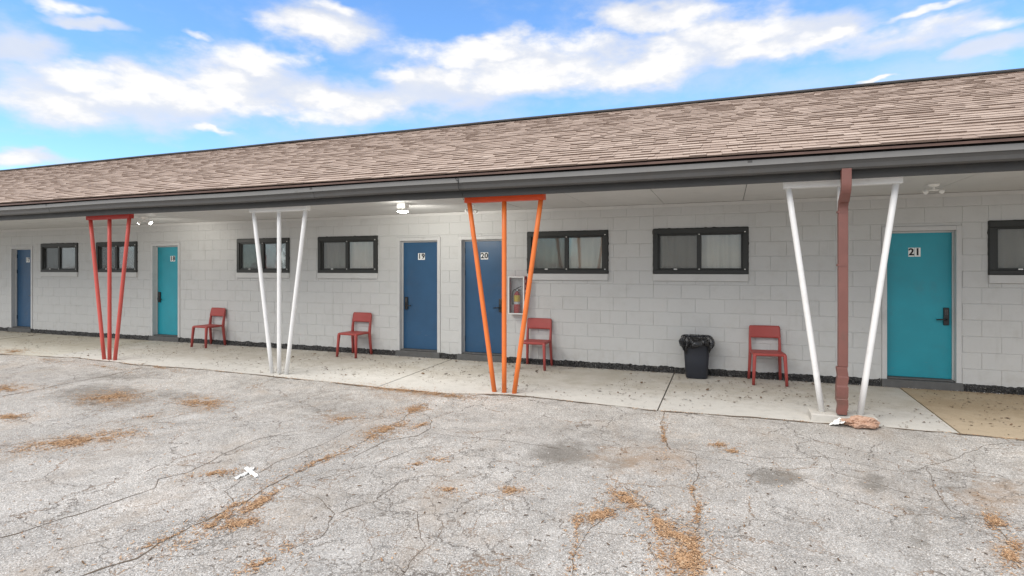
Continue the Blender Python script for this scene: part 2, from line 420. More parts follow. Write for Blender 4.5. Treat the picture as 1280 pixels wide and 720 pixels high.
# ------------------------------------------------------------------ mesh helpers
class MB:
    def __init__(s): s.v = []; s.f = []; s.sm = []; s.mi = []; s.tone = []
    def face(s, idx, smooth=False, mi=0): s.f.append(tuple(idx)); s.sm.append(smooth); s.mi.append(mi)
    def box(s, x0, x1, y0, y1, z0, z1, mi=0):
        b = len(s.v)
        s.v += [(x0, y0, z0), (x1, y0, z0), (x1, y1, z0), (x0, y1, z0), (x0, y0, z1), (x1, y0, z1), (x1, y1, z1), (x0, y1, z1)]
        for q in ((0, 3, 2, 1), (4, 5, 6, 7), (0, 1, 5, 4), (1, 2, 6, 5), (2, 3, 7, 6), (3, 0, 4, 7)):
            s.face([b + i for i in q], mi=mi)
        return s
    def ring_loft(s, rings, closed=True, cap0=True, cap1=True, smooth=True, mi=0):
        b = len(s.v); n = len(rings[0])
        for r in rings: s.v += [tuple(p) for p in r]
        for i in range(len(rings) - 1):
            for j in range(n if closed else n - 1):
                k = (j + 1) % n
                s.face((b + i * n + j, b + i * n + k, b + (i + 1) * n + k, b + (i + 1) * n + j), smooth, mi)
        if cap0: s.face([b + j for j in range(n)][::-1], False, mi)
        if cap1: s.face([b + (len(rings) - 1) * n + j for j in range(n)], False, mi)
        return s
    def tube(s, pts, r, n=14, smooth=True, mi=0):
        pts = [Vector(p) for p in pts]; rings = []
        rr = r if isinstance(r, (list, tuple)) else [r] * len(pts)
        up = None
        for i, p in enumerate(pts):
            d = (pts[min(i + 1, len(pts) - 1)] - pts[max(i - 1, 0)]).normalized()
            if up is None:
                up = Vector((0, 0, 1)) if abs(d.z) < .9 else Vector((0, 1, 0))
            a = d.cross(up).normalized(); bb = a.cross(d).normalized(); up = bb
            rings.append([p + (a * math.cos(2 * math.pi * j / n) + bb * math.sin(2 * math.pi * j / n)) * rr[i] for j in range(n)])
        return s.ring_loft(rings, smooth=smooth, mi=mi)
    def disc_stack(s, cx, cy, prof, n=24, mi=0):
        """lathe about a vertical axis; prof = [(r, z)...]"""
        rings = [[(cx + r * math.cos(2 * math.pi * j / n), cy + r * math.sin(2 * math.pi * j / n), z) for j in range(n)] for r, z in prof]
        return s.ring_loft(rings, mi=mi)
    def extrude_x(s, prof, x0, x1, n=1, closed=True, mi=0, wob=0.0):
        """profile of (y, z) swept along x"""
        rings = []
        for i in range(n + 1):
            x = x0 + (x1 - x0) * i / n
            o = wob * noise.noise(Vector((x * .35, 3.1, 0))) if wob else 0
            rings.append([(x, y, z + o) for y, z in prof])
        return s.ring_loft(rings, closed=closed, cap0=closed, cap1=closed, smooth=False, mi=mi)
    def mesh(s, name):
        me = bpy.data.meshes.new(name); me.from_pydata(s.v, [], s.f); me.update()
        me.polygons.foreach_set('use_smooth', s.sm); me.polygons.foreach_set('material_index', s.mi)
        if s.tone:
            a = me.attributes.new('tone', 'FLOAT', 'POINT'); a.data.foreach_set('value', s.tone)
        bm = bmesh.new(); bm.from_mesh(me); bmesh.ops.recalc_face_normals(bm, faces=bm.faces); bm.to_mesh(me); bm.free()
        return me
    def build(s, name, mat, parent=None, loc=None, bevel=0.0, seg=2):
        me = s.mesh(name)
        if bevel:
            bm = bmesh.new(); bm.from_mesh(me)
            bmesh.ops.bevel(bm, geom=[e for e in bm.edges if len(e.link_faces) == 2 and e.calc_face_angle(0) > .5], offset=bevel, segments=seg, affect='EDGES', profile=.5)
            bm.to_mesh(me); bm.free()
        return link(name, me, mat, parent, loc)
def link(name, me, mat, parent=None, loc=None):
    for m in (mat if isinstance(mat, (list, tuple)) else [mat]):
        if len(me.materials) < (len(mat) if isinstance(mat, (list, tuple)) else 1): me.materials.append(MATS[m])
    o = bpy.data.objects.new(name, me); col.objects.link(o)
    if parent: o.parent = parent
    if loc: o.location = loc
    return o
def empty(name, loc=(0, 0, 0), rz=0, label=None, cat=None, group=None):
    o = bpy.data.objects.new(name, None); o.empty_display_size = .1
    o.location = loc; o.rotation_euler = (0, 0, rz); col.objects.link(o)
    return tag(o, label, cat, group)
def tag(o, label=None, cat=None, group=None, kind=None):
    if label: o['label'] = label
    if cat: o['category'] = cat
    if group: o['group'] = group
    if kind: o['kind'] = kind
    return o
def copy_tree(o, parent=None):
    c = o.copy(); col.objects.link(c); c.parent = parent
    for ch in [k for k in o.children]: copy_tree(ch, c)
    return c
def text_mesh(s, size, offset=0.0, extrude=.001):
    cu = bpy.data.curves.new('text', 'FONT'); cu.body = s; cu.size = size; cu.offset = offset; cu.extrude = extrude
    cu.align_x = 'CENTER'; cu.align_y = 'CENTER'; cu.resolution_u = 4
    o = bpy.data.objects.new('text', cu); col.objects.link(o)
    me = bpy.data.meshes.new_from_object(o.evaluated_get(bpy.context.evaluated_depsgraph_get()))
    bpy.data.objects.remove(o); bpy.data.curves.remove(cu)
    return me

# ------------------------------------------------------------------ layout constants
WY = 9.30                       # front face of the block wall
X0, X1 = -30.0, 9.0             # building ends
SOF = 2.72                      # soffit underside
def porch_z(y): return 0.02 * (y - 6.97)

# ------------------------------------------------------------------ ground: one sheet to the horizon
edge_pts = [(-40, 6.9), (-13.3, 6.9), (-12.4, 6.98), (-11.4, 7.09), (-9.7, 6.98), (-8.2, 7.02), (-6.8, 6.97), (-4.5, 6.85), (-3.5, 6.84), (-2.95, 7.0),
            (-2.7, 7.06), (-2.2, 7.03), (-1.57, 6.96), (-.78, 6.90), (.76, 6.97), (1.5, 7.0), (2.2, 7.01), (2.74, 6.98), (40, 6.95)]
def edge_y(x):
    for (a, ya), (b, yb) in zip(edge_pts, edge_pts[1:]):
        if a <= x <= b:
            base = ya + (yb - ya) * (x - a) / (b - a); break
    else: base = 6.95
    return base + .035 * noise.noise(Vector((x * 1.7, 1, 0))) + .02 * noise.noise(Vector((x * 6, 2, 0)))
dark_st = [(705, 566, 42, 14, 1), (770, 577, 24, 9, .8), (970, 594, 36, 11, 1), (1090, 603, 20, 12, .9), (1150, 668, 16, 34, .65), (128, 493, 58, 13, .95),
           (215, 494, 36, 6, .7), (400, 508, 75, 17, .5), (430, 622, 80, 9, .5), (1230, 600, 70, 22, .5), (900, 562, 30, 6, .5), (690, 535, 60, 8, .45),
           (330, 478, 60, 5, .45), (150, 470, 60, 5, .6), (60, 480, 30, 4, .4), (1180, 640, 90, 22, .42), (560, 520, 60, 7, .4), (1000, 540, 120, 5, .4), (770, 548, 70, 14, .35)]
tan_st = [(810, 572, 75, 20, .75), (1245, 618, 50, 22, .8), (1262, 690, 30, 22, .8), (137, 497, 50, 11, .7), (252, 504, 36, 11, .7), (85, 552, 90, 10, .6), (850, 690, 40, 38, .7),
          (785, 622, 30, 14, .6), (430, 522, 45, 9, .6), (490, 535, 45, 10, .5), (290, 640, 60, 16, .45), (640, 612, 40, 14, .5), (520, 495, 90, 6, .6), (720, 640, 50, 22, .35), (20, 483, 40, 7, .6)]
def ell(st):
    out = []
    for px, py, rx, ry, k in st:
        c = at_ground(px, py); ax = at_ground(px + rx, py) - c; ay = at_ground(px, py - ry) - c
        det = ax.x * ay.y - ax.y * ay.x
        out.append((c.x, c.y, ax.x, ax.y, ay.x, ay.y, det, k))
    return out
ED, ET = ell(dark_st), ell(tan_st)
EC = ell([(480, 640, 190, 90, 1), (300, 600, 120, 50, .6), (900, 640, 120, 70, .4), (1150, 600, 130, 40, .7)])
def ev(E, x, y):
    m = 0
    for cx, cy, ax, ay, bx, by, det, k in E:
        dx, dy = x - cx, y - cy
        u = (dx * by - dy * bx) / det; v = (ax * dy - ay * dx) / det
        d = u * u + v * v
        if d < 2.2: m = max(m, k * (1 - d / 2.2) * 1.15)
    return m
def axis(fine0, fine1, step, far):
    a = []
    x = fine0
    while x < fine1: a.append(x); x += step
    a.append(fine1)
    s, lo, hi = step, fine0, fine1
    left, right = [], []
    while lo > -far: s *= 1.5; lo -= s; left.append(lo)
    s = step
    while hi < far: s *= 1.5; hi += s; right.append(hi)
    return left[::-1] + a + right
gx = axis(-15, 5.0, .07, 1200)
gy = axis(.6, 6.55, .075, 1200)
gy = [y for y in gy if y < 6.6] + [6.6 + .026 * i for i in range(22)] + [7.25, 8, 20, 40, 80, 200, 500, 1200]
gv, gf, st_a, tn_a, ck_a = [], [], [], [], []
for y in gy:
    for x in gx:
        far = not (-40 < x < 30 and -10 < y < 12)
        z = -.045
        if not far:
            z = -.03 + .014 * noise.noise(Vector((x * .35, y * .35, 5)))
            z += .003 * noise.noise(Vector((x * 3, y * 3, 8)))
            if y > 6.0:
                e = edge_y(x)
                if y <= e:
                    k = max(0, min(1, (y - 6.15) / (e - .22 - 6.15))); k = k * k * (3 - 2 * k)
                    z = z * (1 - k) + k * (porch_z(y) + .012 + .004 * noise.noise(Vector((x * 9, y * 9, 1))))
                else: z = -.012 - .05 * min(1, (y - e) / .06)
                if y > 7.6: z = -.09
        gv.append((x, y, z))
        near = not far and y < 7.3
        st_a.append(ev(ED, x, y) if near else 0); tn_a.append(ev(ET, x, y) if near else 0); ck_a.append(ev(EC, x, y) if near else 0)
nx = len(gx)
for j in range(len(gy) - 1):
    for i in range(nx - 1):
        a = j * nx + i
        gf.append((a, a + 1, a + nx + 1, a + nx))
me = bpy.data.meshes.new('parking_lot'); me.from_pydata(gv, [], gf); me.update()
for nm, arr in (('stain', st_a), ('tan', tn_a), ('crackle', ck_a)):
    at = me.attributes.new(nm, 'FLOAT', 'POINT'); at.data.foreach_set('value', arr)
me.polygons.foreach_set('use_smooth', [True] * len(me.polygons))
lot = link('parking_lot', me, 'asphalt')
tag(lot, 'cracked pale grey asphalt parking lot with dark stains', 'parking lot', kind='structure')
def ground_z(x, y):
    z = -.03 + .014 * noise.noise(Vector((x * .35, y * .35, 5))) + .003 * noise.noise(Vector((x * 3, y * 3, 8)))
    if y > 6.2:
        e = edge_y(x)
        if y <= e:
            k = max(0, min(1, (y - 6.15) / (e - .22 - 6.15))); k = k * k * (3 - 2 * k)
            z = z * (1 - k) + k * (porch_z(y) + .012)
        else: z = porch_z(y)
    return z

# ------------------------------------------------------------------ porch pavement in cast slabs
pv = MB(); pv.box(X0 - .5, X1 + .5, 6.72, 9.5, -.40, -.13)
pave = pv.build('pavement', 'concrete_mid')
tag(pave, 'pale concrete walkway of cast slabs under the motel overhang', 'walkway', kind='structure')
sj = [X0 - .5, -24.0, -20.0, -16.1, -12.25, -4.67, -.77, 2.245, 6.2, X1 + .5]
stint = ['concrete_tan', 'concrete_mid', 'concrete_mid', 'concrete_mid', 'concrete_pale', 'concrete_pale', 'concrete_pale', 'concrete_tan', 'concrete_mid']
for i in range(len(sj) - 1):
    a, b = sj[i] + .008, sj[i + 1] - .008
    m = MB(); dz = random.uniform(-.004, .004)
    n = max(2, int((b - a) / .5))
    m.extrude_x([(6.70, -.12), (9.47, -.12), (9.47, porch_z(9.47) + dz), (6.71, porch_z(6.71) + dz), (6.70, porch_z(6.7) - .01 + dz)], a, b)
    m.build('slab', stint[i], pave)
m = MB(); m.box(X0, X1, 6.74, 9.46, -.125, -.022)
m.build('joint_filler', 'crack_dirt', pave)

# ------------------------------------------------------------------ motel building
motel = empty('motel_building', (-5, 12.5, 0), 0, 'long low motel of painted grey block with brown shingle roof', 'motel')
def at_motel(o): o.parent = motel; o.matrix_parent_inverse = Matrix.Translation((5, -12.5, 0)); return o
ML = (5, -12.5, 0)
DOORS = [(-17.17, '17', 'blue', -1), (-11.96, '18', 'teal', -1), (-5.385, '19', 'blue', -1), (-4.09, '20', 'blue', 1), (2.505, '21', 'teal', 1)]
WINS = [-16.355, -14.27, -9.81, -7.68, -3.225, -1.093, 3.262]
DW, DTOP, DBOT, REC = .46, 2.275, .05, .115      # half outer frame width
WW, WZ0, WZ1 = 1.40, 1.61, 2.322
openings = [(x - DW, x + DW, -1, DTOP) for x, *_ in DOORS] + [(x, x + WW, WZ0 - .112, WZ1) for x in WINS]

def subtract(rects, o):
    out = []
    for a, b, c, d in rects:
        if o[1] <= a or o[0] >= b or o[3] <= c or o[2] >= d: out.append((a, b, c, d)); continue
        if o[0] > a: out.append((a, o[0], c, d))
        if o[1] < b: out.append((o[1], b, c, d))
        m0, m1 = max(a, o[0]), min(b, o[1])
        if o[2] > c: out.append((m0, m1, c, o[2]))
        if o[3] < d: out.append((m0, m1, o[3], d))
    return out
# mortar backing with real openings
xs = sorted({X0, X1, *[o[0] for o in openings], *[o[1] for o in openings]})
back = MB()
for a, b in zip(xs, xs[1:]):
    for r in [r for r in [(a, b, -.1, SOF + .12)]]:
        rs = [r]
        for o in openings: rs = subtract(rs, o)
        for q in rs: back.box(q[0], q[1], WY + .0065, WY + .20, q[2], q[3])
wall = at_motel(back.build('wall', 'wall_paint'))
# blocks
PITCH, LEN, ZB = .2195, .4285, .123
def block_mesh(w_, h_, key, cx=.0025):
    d, c = .055, .0055
    b = MB()
    f = c * .75
    b.v = [(0, d, 0), (w_, d, 0), (w_, d, h_), (0, d, h_), (0, f, 0), (w_, f, 0), (w_, f, h_), (0, f, h_),
           (cx, 0, c), (w_ - cx, 0, c), (w_ - cx, 0, h_ - c), (cx, 0, h_ - c)]
    for q in ((8, 9, 10, 11), (4, 5, 9, 8), (5, 6, 10, 9), (6, 7, 11, 10), (7, 4, 8, 11), (0, 1, 5, 4), (1, 2, 6, 5), (2, 3, 7, 6), (3, 0, 4, 7)):
        b.face(q)
    return b
blocks = []
for k in range(0, 12):
    z0 = ZB + PITCH * k; z1 = min(z0 + PITCH, SOF - .002)
    if z1 - z0 < .05: continue
    off = 2.976 + (LEN / 2 if k % 2 else 0)
    i0 = math.floor((X0 - off) / LEN)
    x = off + i0 * LEN
    while x < X1:
        a, b = max(x, X0), min(x + LEN, X1)
        if b - a > .03:
            rs = [(a, b, z0, z1)]
            for o in openings: rs = subtract(rs, o)
            blocks += [r for r in rs if r[1] - r[0] > .03 and r[3] - r[2] > .03]
        x += LEN
G = .0016
def seen(r):
    d = Vector(((r[0] + r[1]) / 2, WY, (r[2] + r[3]) / 2 - CAM_Z))
    dep = -SN * d.x + CS * d.y
    px = CXP + F_PX * (CS * d.x + SN * d.y) / max(dep, .1)
    return -1 if not (-20 < px < 1300) else (r[1] - r[0]) * (r[3] - r[2]) / dep ** 3 * (CS * WY + 0)
blocks.sort(key=seen, reverse=True)
cache = {}
rest = MB()
for i, (a, b, c, d) in enumerate(blocks):
    # painted-over joints: upright ones mostly filled, the top courses almost flush
    gv_ = (.0004 if c > 2.25 else random.choice((.0004, .0009, .0016)))
    w_, h_ = b - a - 2 * gv_, d - c - 2 * G
    cxx = .0010 if c > 2.25 else random.choice((.0014, .0026, .004))
    yy = WY + random.uniform(-.0007, .0007)
    if i < 300:
        key = (round(w_, 4), round(h_, 3), cxx)
        if key not in cache: cache[key] = block_mesh(w_, h_, key, cxx).mesh('block')
        o = link('block', cache[key], 'wall_paint', wall, (a + gv_, yy, c + G))
    else:
        t = block_mesh(w_, h_, None, cxx); bs = len(rest.v)
        rest.v += [(p[0] + a + gv_, p[1] + yy, p[2] + c + G) for p in t.v]
        for q in t.f: rest.face([bs + j for j in q])
tag(rest.build('block', 'wall_paint', wall), kind='stuff')
# crown strip where wall meets soffit
m = MB(); m.box(X0, X1, WY - .022, WY - .003, SOF - .052, SOF - .003)
at_motel(m.build('crown_trim', 'soffit_paint'))
# other walls
m = MB(); m.box(X0 - .15, X0 - .002, WY, 15.7, -.1, 2.9); at_motel(m.build('end_wall', 'side_wall'))
m = MB(); m.box(X1 + .002, X1 + .15, WY, 15.7, -.1, 2.9); at_motel(m.build('end_wall', 'side_wall'))
m = MB(); m.box(X0, X1, 15.5, 15.7, -.1, 2.9); at_motel(m.build('back_wall', 'side_wall'))
m = MB(); m.box(X0 + .01, X1 - .01, WY + .75, WY + .80, -.1, 2.68); at_motel(m.build('inner_wall', 'dark_room'))

# tar strip along the foot of the wall
def tar_strip(a, b):
    m = MB(); n = int((b - a) / .016); rows = 6
    prof = [(-.004, .140), (-.016, .130), (-.024, .105), (-.030, .08), (-.036, .055), (-.052, .030)]
    for i in range(n + 1):
        x = a + (b - a) * i / n
        for j, (dy, z) in enumerate(prof):
            q = Vector((x * 9, j * .8, 0)); q2 = Vector((x * 31, j * 2, 4))
            y = WY + dy - (.016 * noise.noise(q) + .020 * noise.noise(q2) + .014 * noise.noise(q2 * 2.3)) * (0.3 if j == 0 else 1)
            zz = z + (.020 * noise.noise(Vector((x * 5, j, 2))) + .016 * noise.noise(Vector((x * 23, j, 7)))) * (1 if j < 5 else .4)
            m.v.append((x, min(y, WY - .003), zz))
    for i in range(n):
        for j in range(rows - 1):
            p = i * rows + j; m.face((p, p + 1, p + rows + 1, p + rows))
    return m
cuts = [X0] + [v for x, *_ in DOORS for v in (x - DW - .02, x + DW + .02)] + [X1]
for a, b in zip(cuts[::2], cuts[1::2]):
    if b - a > .1: at_motel(tar_strip(a, b).build('tar_strip', 'tar'))

# doors
for x, num, colr, side in DOORS:
    d = MB(); d.box(-.392, .392, 0, .045, .175, 2.200)
    door = at_motel(d.build('door', colr + '_paint', None, (x, WY + REC, 0), .003, 1))
    tag(door, f'{colr} flush door with number {num} on it')
    fr = MB()
    for s in (-1, 1):
        a, b = sorted((s * .46, s * .40)); fr.box(a, b, -.016 - REC, .06, .12, 2.275)
        a, b = sorted((s * .4005, s * .385)); fr.box(a, b, -.032, -.004, .16, 2.215)
    fr.box(-.3995, .3995, -.016 - REC, .06, 2.215, 2.274)
    fr.box(-.3845, .3845, -.032, -.004, 2.190, 2.2145)
    fr.build('door_frame', 'trim_paint', door, None, .003, 1)
    th = MB(); th.box(-.47, .47, -REC - .055, .05, .035, .150); th.box(-.395, .395, -REC + .01, .048, .151, .172)
    th.build('threshold', 'threshold_paint', door, None, .008, 2)
    # keypad lock with lever
    lx = .392 - .072 if side > 0 else -.392 + .072
    if num in ('17',): lx = .32
    lk = MB(); lk.box(lx - .033, lx + .033, -.028, -.001, .915, 1.155)
    lk.build('lock', 'black_metal', door, None, .008, 2)
    lv = MB(); dirn = -1 if lx > 0 else 1
    lv.tube([(lx, -.025, .995), (lx, -.062, .995)], .014, 12)
    lv.tube([(lx, -.060, .995), (lx + dirn * .05, -.064, .995), (lx + dirn * .125, -.058, .990)], [.012, .011, .009], 10)
    lv.build('lever', 'black_metal', door)
    kp = MB()
    for r in range(4):
        for c in range(2): kp.box(lx - .016 + c * .019, lx - .003 + c * .019, -.031, -.0275, 1.06 + r * .018, 1.072 + r * .018)
    kp.build('keypad', 'gutter_metal', door)
    for hz in (.42, 1.62, 2.02):
        h = MB(); hx = -math.copysign(.388, lx); h.tube([(hx, -.006, hz - .05), (hx, -.006, hz + .05)], .009, 8)
        h.build('hinge', 'black_metal', door)
    # number tiles
    off = .0 if num != '17' else .06
    if num == '21': off = -.045
    if num == '18': off = .09
    for k, ch in enumerate(num):
        cx = off + (-.037 if k == 0 else .037)
        pl = MB(); pl.box(cx - .035, cx + .035, -.004, -.0005, 1.860, 1.985)
        pl.build('number_tile', 'white_plastic', door)
        tm = text_mesh(ch, .135, .0042)
        dg = link('digit', tm, 'digit_black', door, (cx, -.0052, 1.9225)); dg.rotation_euler = (math.pi / 2, 0, 0)

# windows
def curtain(w_, h_, seed, bunch):
    m = MB(); n = 70; rows = 8
    for j in range(rows + 1):
        zz = h_ * j / rows
        for i in range(n + 1):
            u = i / n
            x = w_ * u
            y = .016 * math.sin(u * 52 + 1.3 * math.sin(u * 9 + seed)) + .01 * noise.noise(Vector((u * 20, zz * 2, seed)))
            y += .03 * noise.noise(Vector((u * 3, zz * 3, seed * 2)))
            m.v.append((x, y, zz))
    for j in range(rows):
        for i in range(n):
            p = j * (n + 1) + i; m.face((p, p + 1, p + n + 2, p + n + 1), True)
    return m
for wi, x in enumerate(WINS):
    H = WZ1 - WZ0
    f = MB(); t = .062
    # outer flange frame with stepped inner frame
    f.box(0, WW, -.028, .06, 0, t); f.box(0, WW, -.028, .06, H - t - .02, H)
    f.box(0, t + .012, -.0275, .06, t + .0003, H - t - .0203); f.box(WW - t - .012, WW, -.0275, .06, t + .0003, H - t - .0203)
    win = at_motel(f.build('window', 'window_frame_paint', None, (x, WY, WZ0), .006, 2))
    i = MB(); a, b, c, d = t + .0125, WW - t - .0125, t + .0005, H - t - .0205
    s = .026
    i.box(a, b, -.006, .05, c, c + s); i.box(a, b, -.006, .05, d - s, d)
    i.box(a, a + s, -.0055, .05, c + s, d - s); i.box(b - s, b, -.0055, .05, c + s, d - s)
    i.build('sash_frame', 'window_frame_paint', win, None, .003, 1)
    mid = WW / 2 + .0
    mu = MB(); mu.box(mid - .038, mid + .030, -.016, .045, c + .001, d - .001); mu.build('mullion', 'window_frame_paint', win, None, .005, 2)
    gl = MB(); gl.box(a + s, mid - .036, .022, .026, c + s, d - s); gl.build('pane', 'glass', win)
    gr = MB(); gr.box(mid + .028, b - s, .010, .014, c + s, d - s); gr.build('pane', 'glass', win)
    sc_ = MB(); sc_.v = [(a + s, .008, c + s), (mid - .036, .008, c + s), (mid - .036, .008, d - s), (a + s, .008, d - s)]; sc_.face((0, 1, 2, 3))
    sc_.build('insect_screen', 'insect_screen', win)
    cu = curtain(WW - .06, H - .04, wi * 3.7, 0).build('curtain', 'curtain_fabric', win, (.03, .078, .02))
    for (sx, sz) in ((mid - .004, c + .012), (mid - .004, d - .012), (b + .03, c + .01), (b + .03, d + .012)):
        sw = MB(); yy = -.0165 if sx < b else -.0285
        sw.tube([(sx, yy + .001, sz), (sx, yy - .003, sz)], .009, 8); sw.build('screw', 'white_plastic', win)
    lt = MB(); lt.box(a + .24, a + .29, -.011, -.0065, c + .004, c + .020); lt.build('latch', 'white_plastic', win)
    sl = MB(); sl.box(-.004, WW + .004, -.034, .06, -.112, -.003); sl.build('sill', 'sill_paint', win, None, .005, 2)
    # bead of black sealant, uneven, round the flange
    sb = MB()
    for (p0, p1) in (((-.002, -.002), (-.002, H)), ((WW + .002, 0), (WW + .002, H)), ((0, H + .002), (WW, H + .002))):
        n = int(max(abs(p1[0] - p0[0]), abs(p1[1] - p0[1])) / .03)
        pts = [(p0[0] + (p1[0] - p0[0]) * k / n, -.006, p0[1] + (p1[1] - p0[1]) * k / n) for k in range(n + 1)]
        sb.tube(pts, [.006 + .008 * abs(noise.noise(Vector((k * .9, wi * 7.1, p0[0] * 3)))) + (.008 if random.random() < .07 else 0) for k in range(n + 1)], 6)
    sb.build('sealant', 'window_frame_paint', win)

# soffit panels
k0 = math.floor((X0 + 2.08) / 1.157)
sx = -2.08 + k0 * 1.157
while sx < X1 + .3:
    a, b = max(sx, X0 - .3), min(sx + 1.157, X1 + .3)
    if b - a > .05:
        dz = random.uniform(-.002, .002)
        m = MB(); m.box(a + .0035, b - .0035, 7.0, WY + .1, SOF + dz, SOF + .012 + dz)
        at_motel(m.build('soffit_panel', 'soffit_paint'))
    sx += 1.157
m = MB(); m.box(X0 - .3, X1 + .3, 7.0, WY + .1, SOF + .018, SOF + .03); at_motel(m.build('soffit_backing', 'dark_room'))
# fascia, gutter, drip edge
m = MB(); m.extrude_x([(6.968, 2.655), (6.998, 2.655), (6.998, 2.94), (6.968, 2.94)], X0 - .3, X1 + .3, 120, wob=.008); at_motel(m.build('fascia', 'fascia_paint'))
gut = MB()
gp = [(6.966, 2.745), (6.885, 2.742), (6.866, 2.760), (6.860, 2.800), (6.842, 2.832), (6.832, 2.838), (6.830, 2.892), (6.844, 2.896), (6.846, 2.888), (6.838, 2.884),
      (6.838, 2.844), (6.848, 2.838), (6.866, 2.806), (6.872, 2.764), (6.888, 2.748), (6.966, 2.751)]
gut.extrude_x(gp, X0 - .3, X1 + .3, 120, wob=.014)
gutter = at_motel(gut.build('gutter', 'gutter_metal'))
m = MB(); m.extrude_x([(6.8275, 2.836), (6.8275, 2.897), (6.847, 2.900), (6.847, 2.897), (6.8295, 2.894), (6.8295, 2.836)], X0 - .3, X1 + .3, 120, wob=.014); m.build('gutter_lip', 'gutter_lip_metal', gutter)
for gxp in (-24, -18.1, -11.9, -5.8, .22, 6.1):
    m = MB(); m.extrude_x([(y - .0035, z - (.0035 if z < 2.8 else -.002)) for y, z in gp[:8]] + [(y - .0005, z) for y, z in gp[:8]][::-1], gxp, gxp + .05, 1); m.build('gutter_seam', 'gutter_metal', gutter)
m = MB(); m.extrude_x([(6.795, 2.918), (6.800, 2.918), (6.800, 2.962), (6.965, 3.03), (6.965, 3.035), (6.795, 2.966)], X0 - .35, X1 + .35, 60, wob=.006)
at_motel(m.build('drip_edge', 'drip_metal'))

wr = MB(); wr.tube([(-3.36, 6.822, 2.96), (-3.345, 6.818, 2.86), (-3.35, 6.835, 2.77), (-3.325, 6.90, 2.70), (-3.33, 6.95, 2.62)], .0045, 6)
wr.tube([(-3.40, 6.82, 2.93), (-3.37, 6.815, 2.87), (-3.345, 6.82, 2.86)], .003, 6)
at_motel(wr.build('hanging_wire', 'black_metal'))
# roof
EY, EZ, RY, RZ = 6.785, 2.965, 11.5, 4.885
L = math.hypot(RY - EY, RZ - EZ); uy, uz = (RY - EY) / L, (RZ - EZ) / L; ny, nz = -uz, uy
XR0, XR1 = X0 - .45, X1 + .45
def rp(x, s, h): return (x, EY + uy * s + ny * h, EZ + uz * s + nz * h)
rf = MB()
prof = [(EY + .01, EZ), (RY, RZ), (16.2, EZ), (16.2, EZ - .03), (RY, RZ - .06), (EY + .01, EZ - .02)]
rf.extrude_x(prof, XR0, XR1)
roof = at_motel(rf.build('roof', 'shingle'))
for xx in (X0 - .15, X1 + .002):
    gb = MB()
    for dx in (0, .148): gb.v += [(xx + dx, 7.0, 2.9), (xx + dx, 15.9, 2.9), (xx + dx, RY, RZ - .12)]
    for q in ((0, 1, 2), (3, 5, 4), (0, 3, 4, 1), (1, 4, 5, 2), (2, 5, 3, 0)): gb.face(q)
    at_motel(gb.build('gable', 'side_wall'))
EXP = .155; rows = int(L / EXP)
EXP = (L - .05) / rows
tabs = []
for r in range(rows):
    x = XR0 + random.uniform(-.2, 0)
    while x < XR1:
        w_ = random.choice((.11, .14, .17, .20, .24, .28, .19)) * random.uniform(.9, 1.1)
        tabs.append((max(x, XR0), min(x + w_, XR1), r)); x += w_
def tab_seen(t):
    p = Vector(rp((t[0] + t[1]) / 2, t[2] * EXP, 0)); d = p - Vector((0, 0, CAM_Z))
    dep = -SN * d.x + CS * d.y
    px = CXP + F_PX * (CS * d.x + SN * d.y) / max(dep, .1)
    return -1 if not (-20 < px < 1300) else (t[1] - t[0]) / dep ** 2
tabs.sort(key=tab_seen, reverse=True)
def tab_geo(m, a, b, r):
    hi = random.random() < .5
    th = random.uniform(.013, .018) if hi else random.uniform(.005, .008)
    s0 = r * EXP + random.uniform(-.003, .003) - (.008 if hi else 0); s1 = (r + 1) * EXP + .03
    base = .004
    tone = min(1, max(.12, random.gauss(.70 if hi else .56, .15)))
    sag = .004 * noise.noise(Vector((a * 1.2, r * .6, 2)))
    b0 = len(m.v); g = .0018
    top = base + th + sag
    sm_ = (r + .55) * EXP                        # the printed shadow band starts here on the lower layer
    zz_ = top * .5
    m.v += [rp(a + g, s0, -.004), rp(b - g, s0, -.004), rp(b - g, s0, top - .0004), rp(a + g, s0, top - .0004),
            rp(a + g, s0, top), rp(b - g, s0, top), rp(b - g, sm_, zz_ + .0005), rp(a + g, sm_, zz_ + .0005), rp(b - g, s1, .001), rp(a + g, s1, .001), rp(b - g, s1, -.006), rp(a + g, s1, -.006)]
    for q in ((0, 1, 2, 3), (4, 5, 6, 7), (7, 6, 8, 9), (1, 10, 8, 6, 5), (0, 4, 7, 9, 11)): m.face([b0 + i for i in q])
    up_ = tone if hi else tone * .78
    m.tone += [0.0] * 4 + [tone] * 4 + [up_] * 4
far_tabs = MB()
for i, (a, b, r) in enumerate(tabs):
    if i < 300:
        m = MB(); tab_geo(m, a, b, r)
        m.build('shingle', 'shingle', roof)
    else: tab_geo(far_tabs, a, b, r)
tag(far_tabs.build('shingle', 'shingle', roof), kind='stuff')
m = MB(); m.extrude_x([(RY - .10, RZ - .012), (RY - .105, RZ + .010), (RY - .02, RZ + .052), (RY + .03, RZ + .052), (RY + .13, RZ - .01)], XR0, XR1, 90, wob=.012)
m.build('ridge_cap', 'fascia_paint', roof)
# fix the empty parent transform for parts created in world space
bpy.context.view_layer.update()

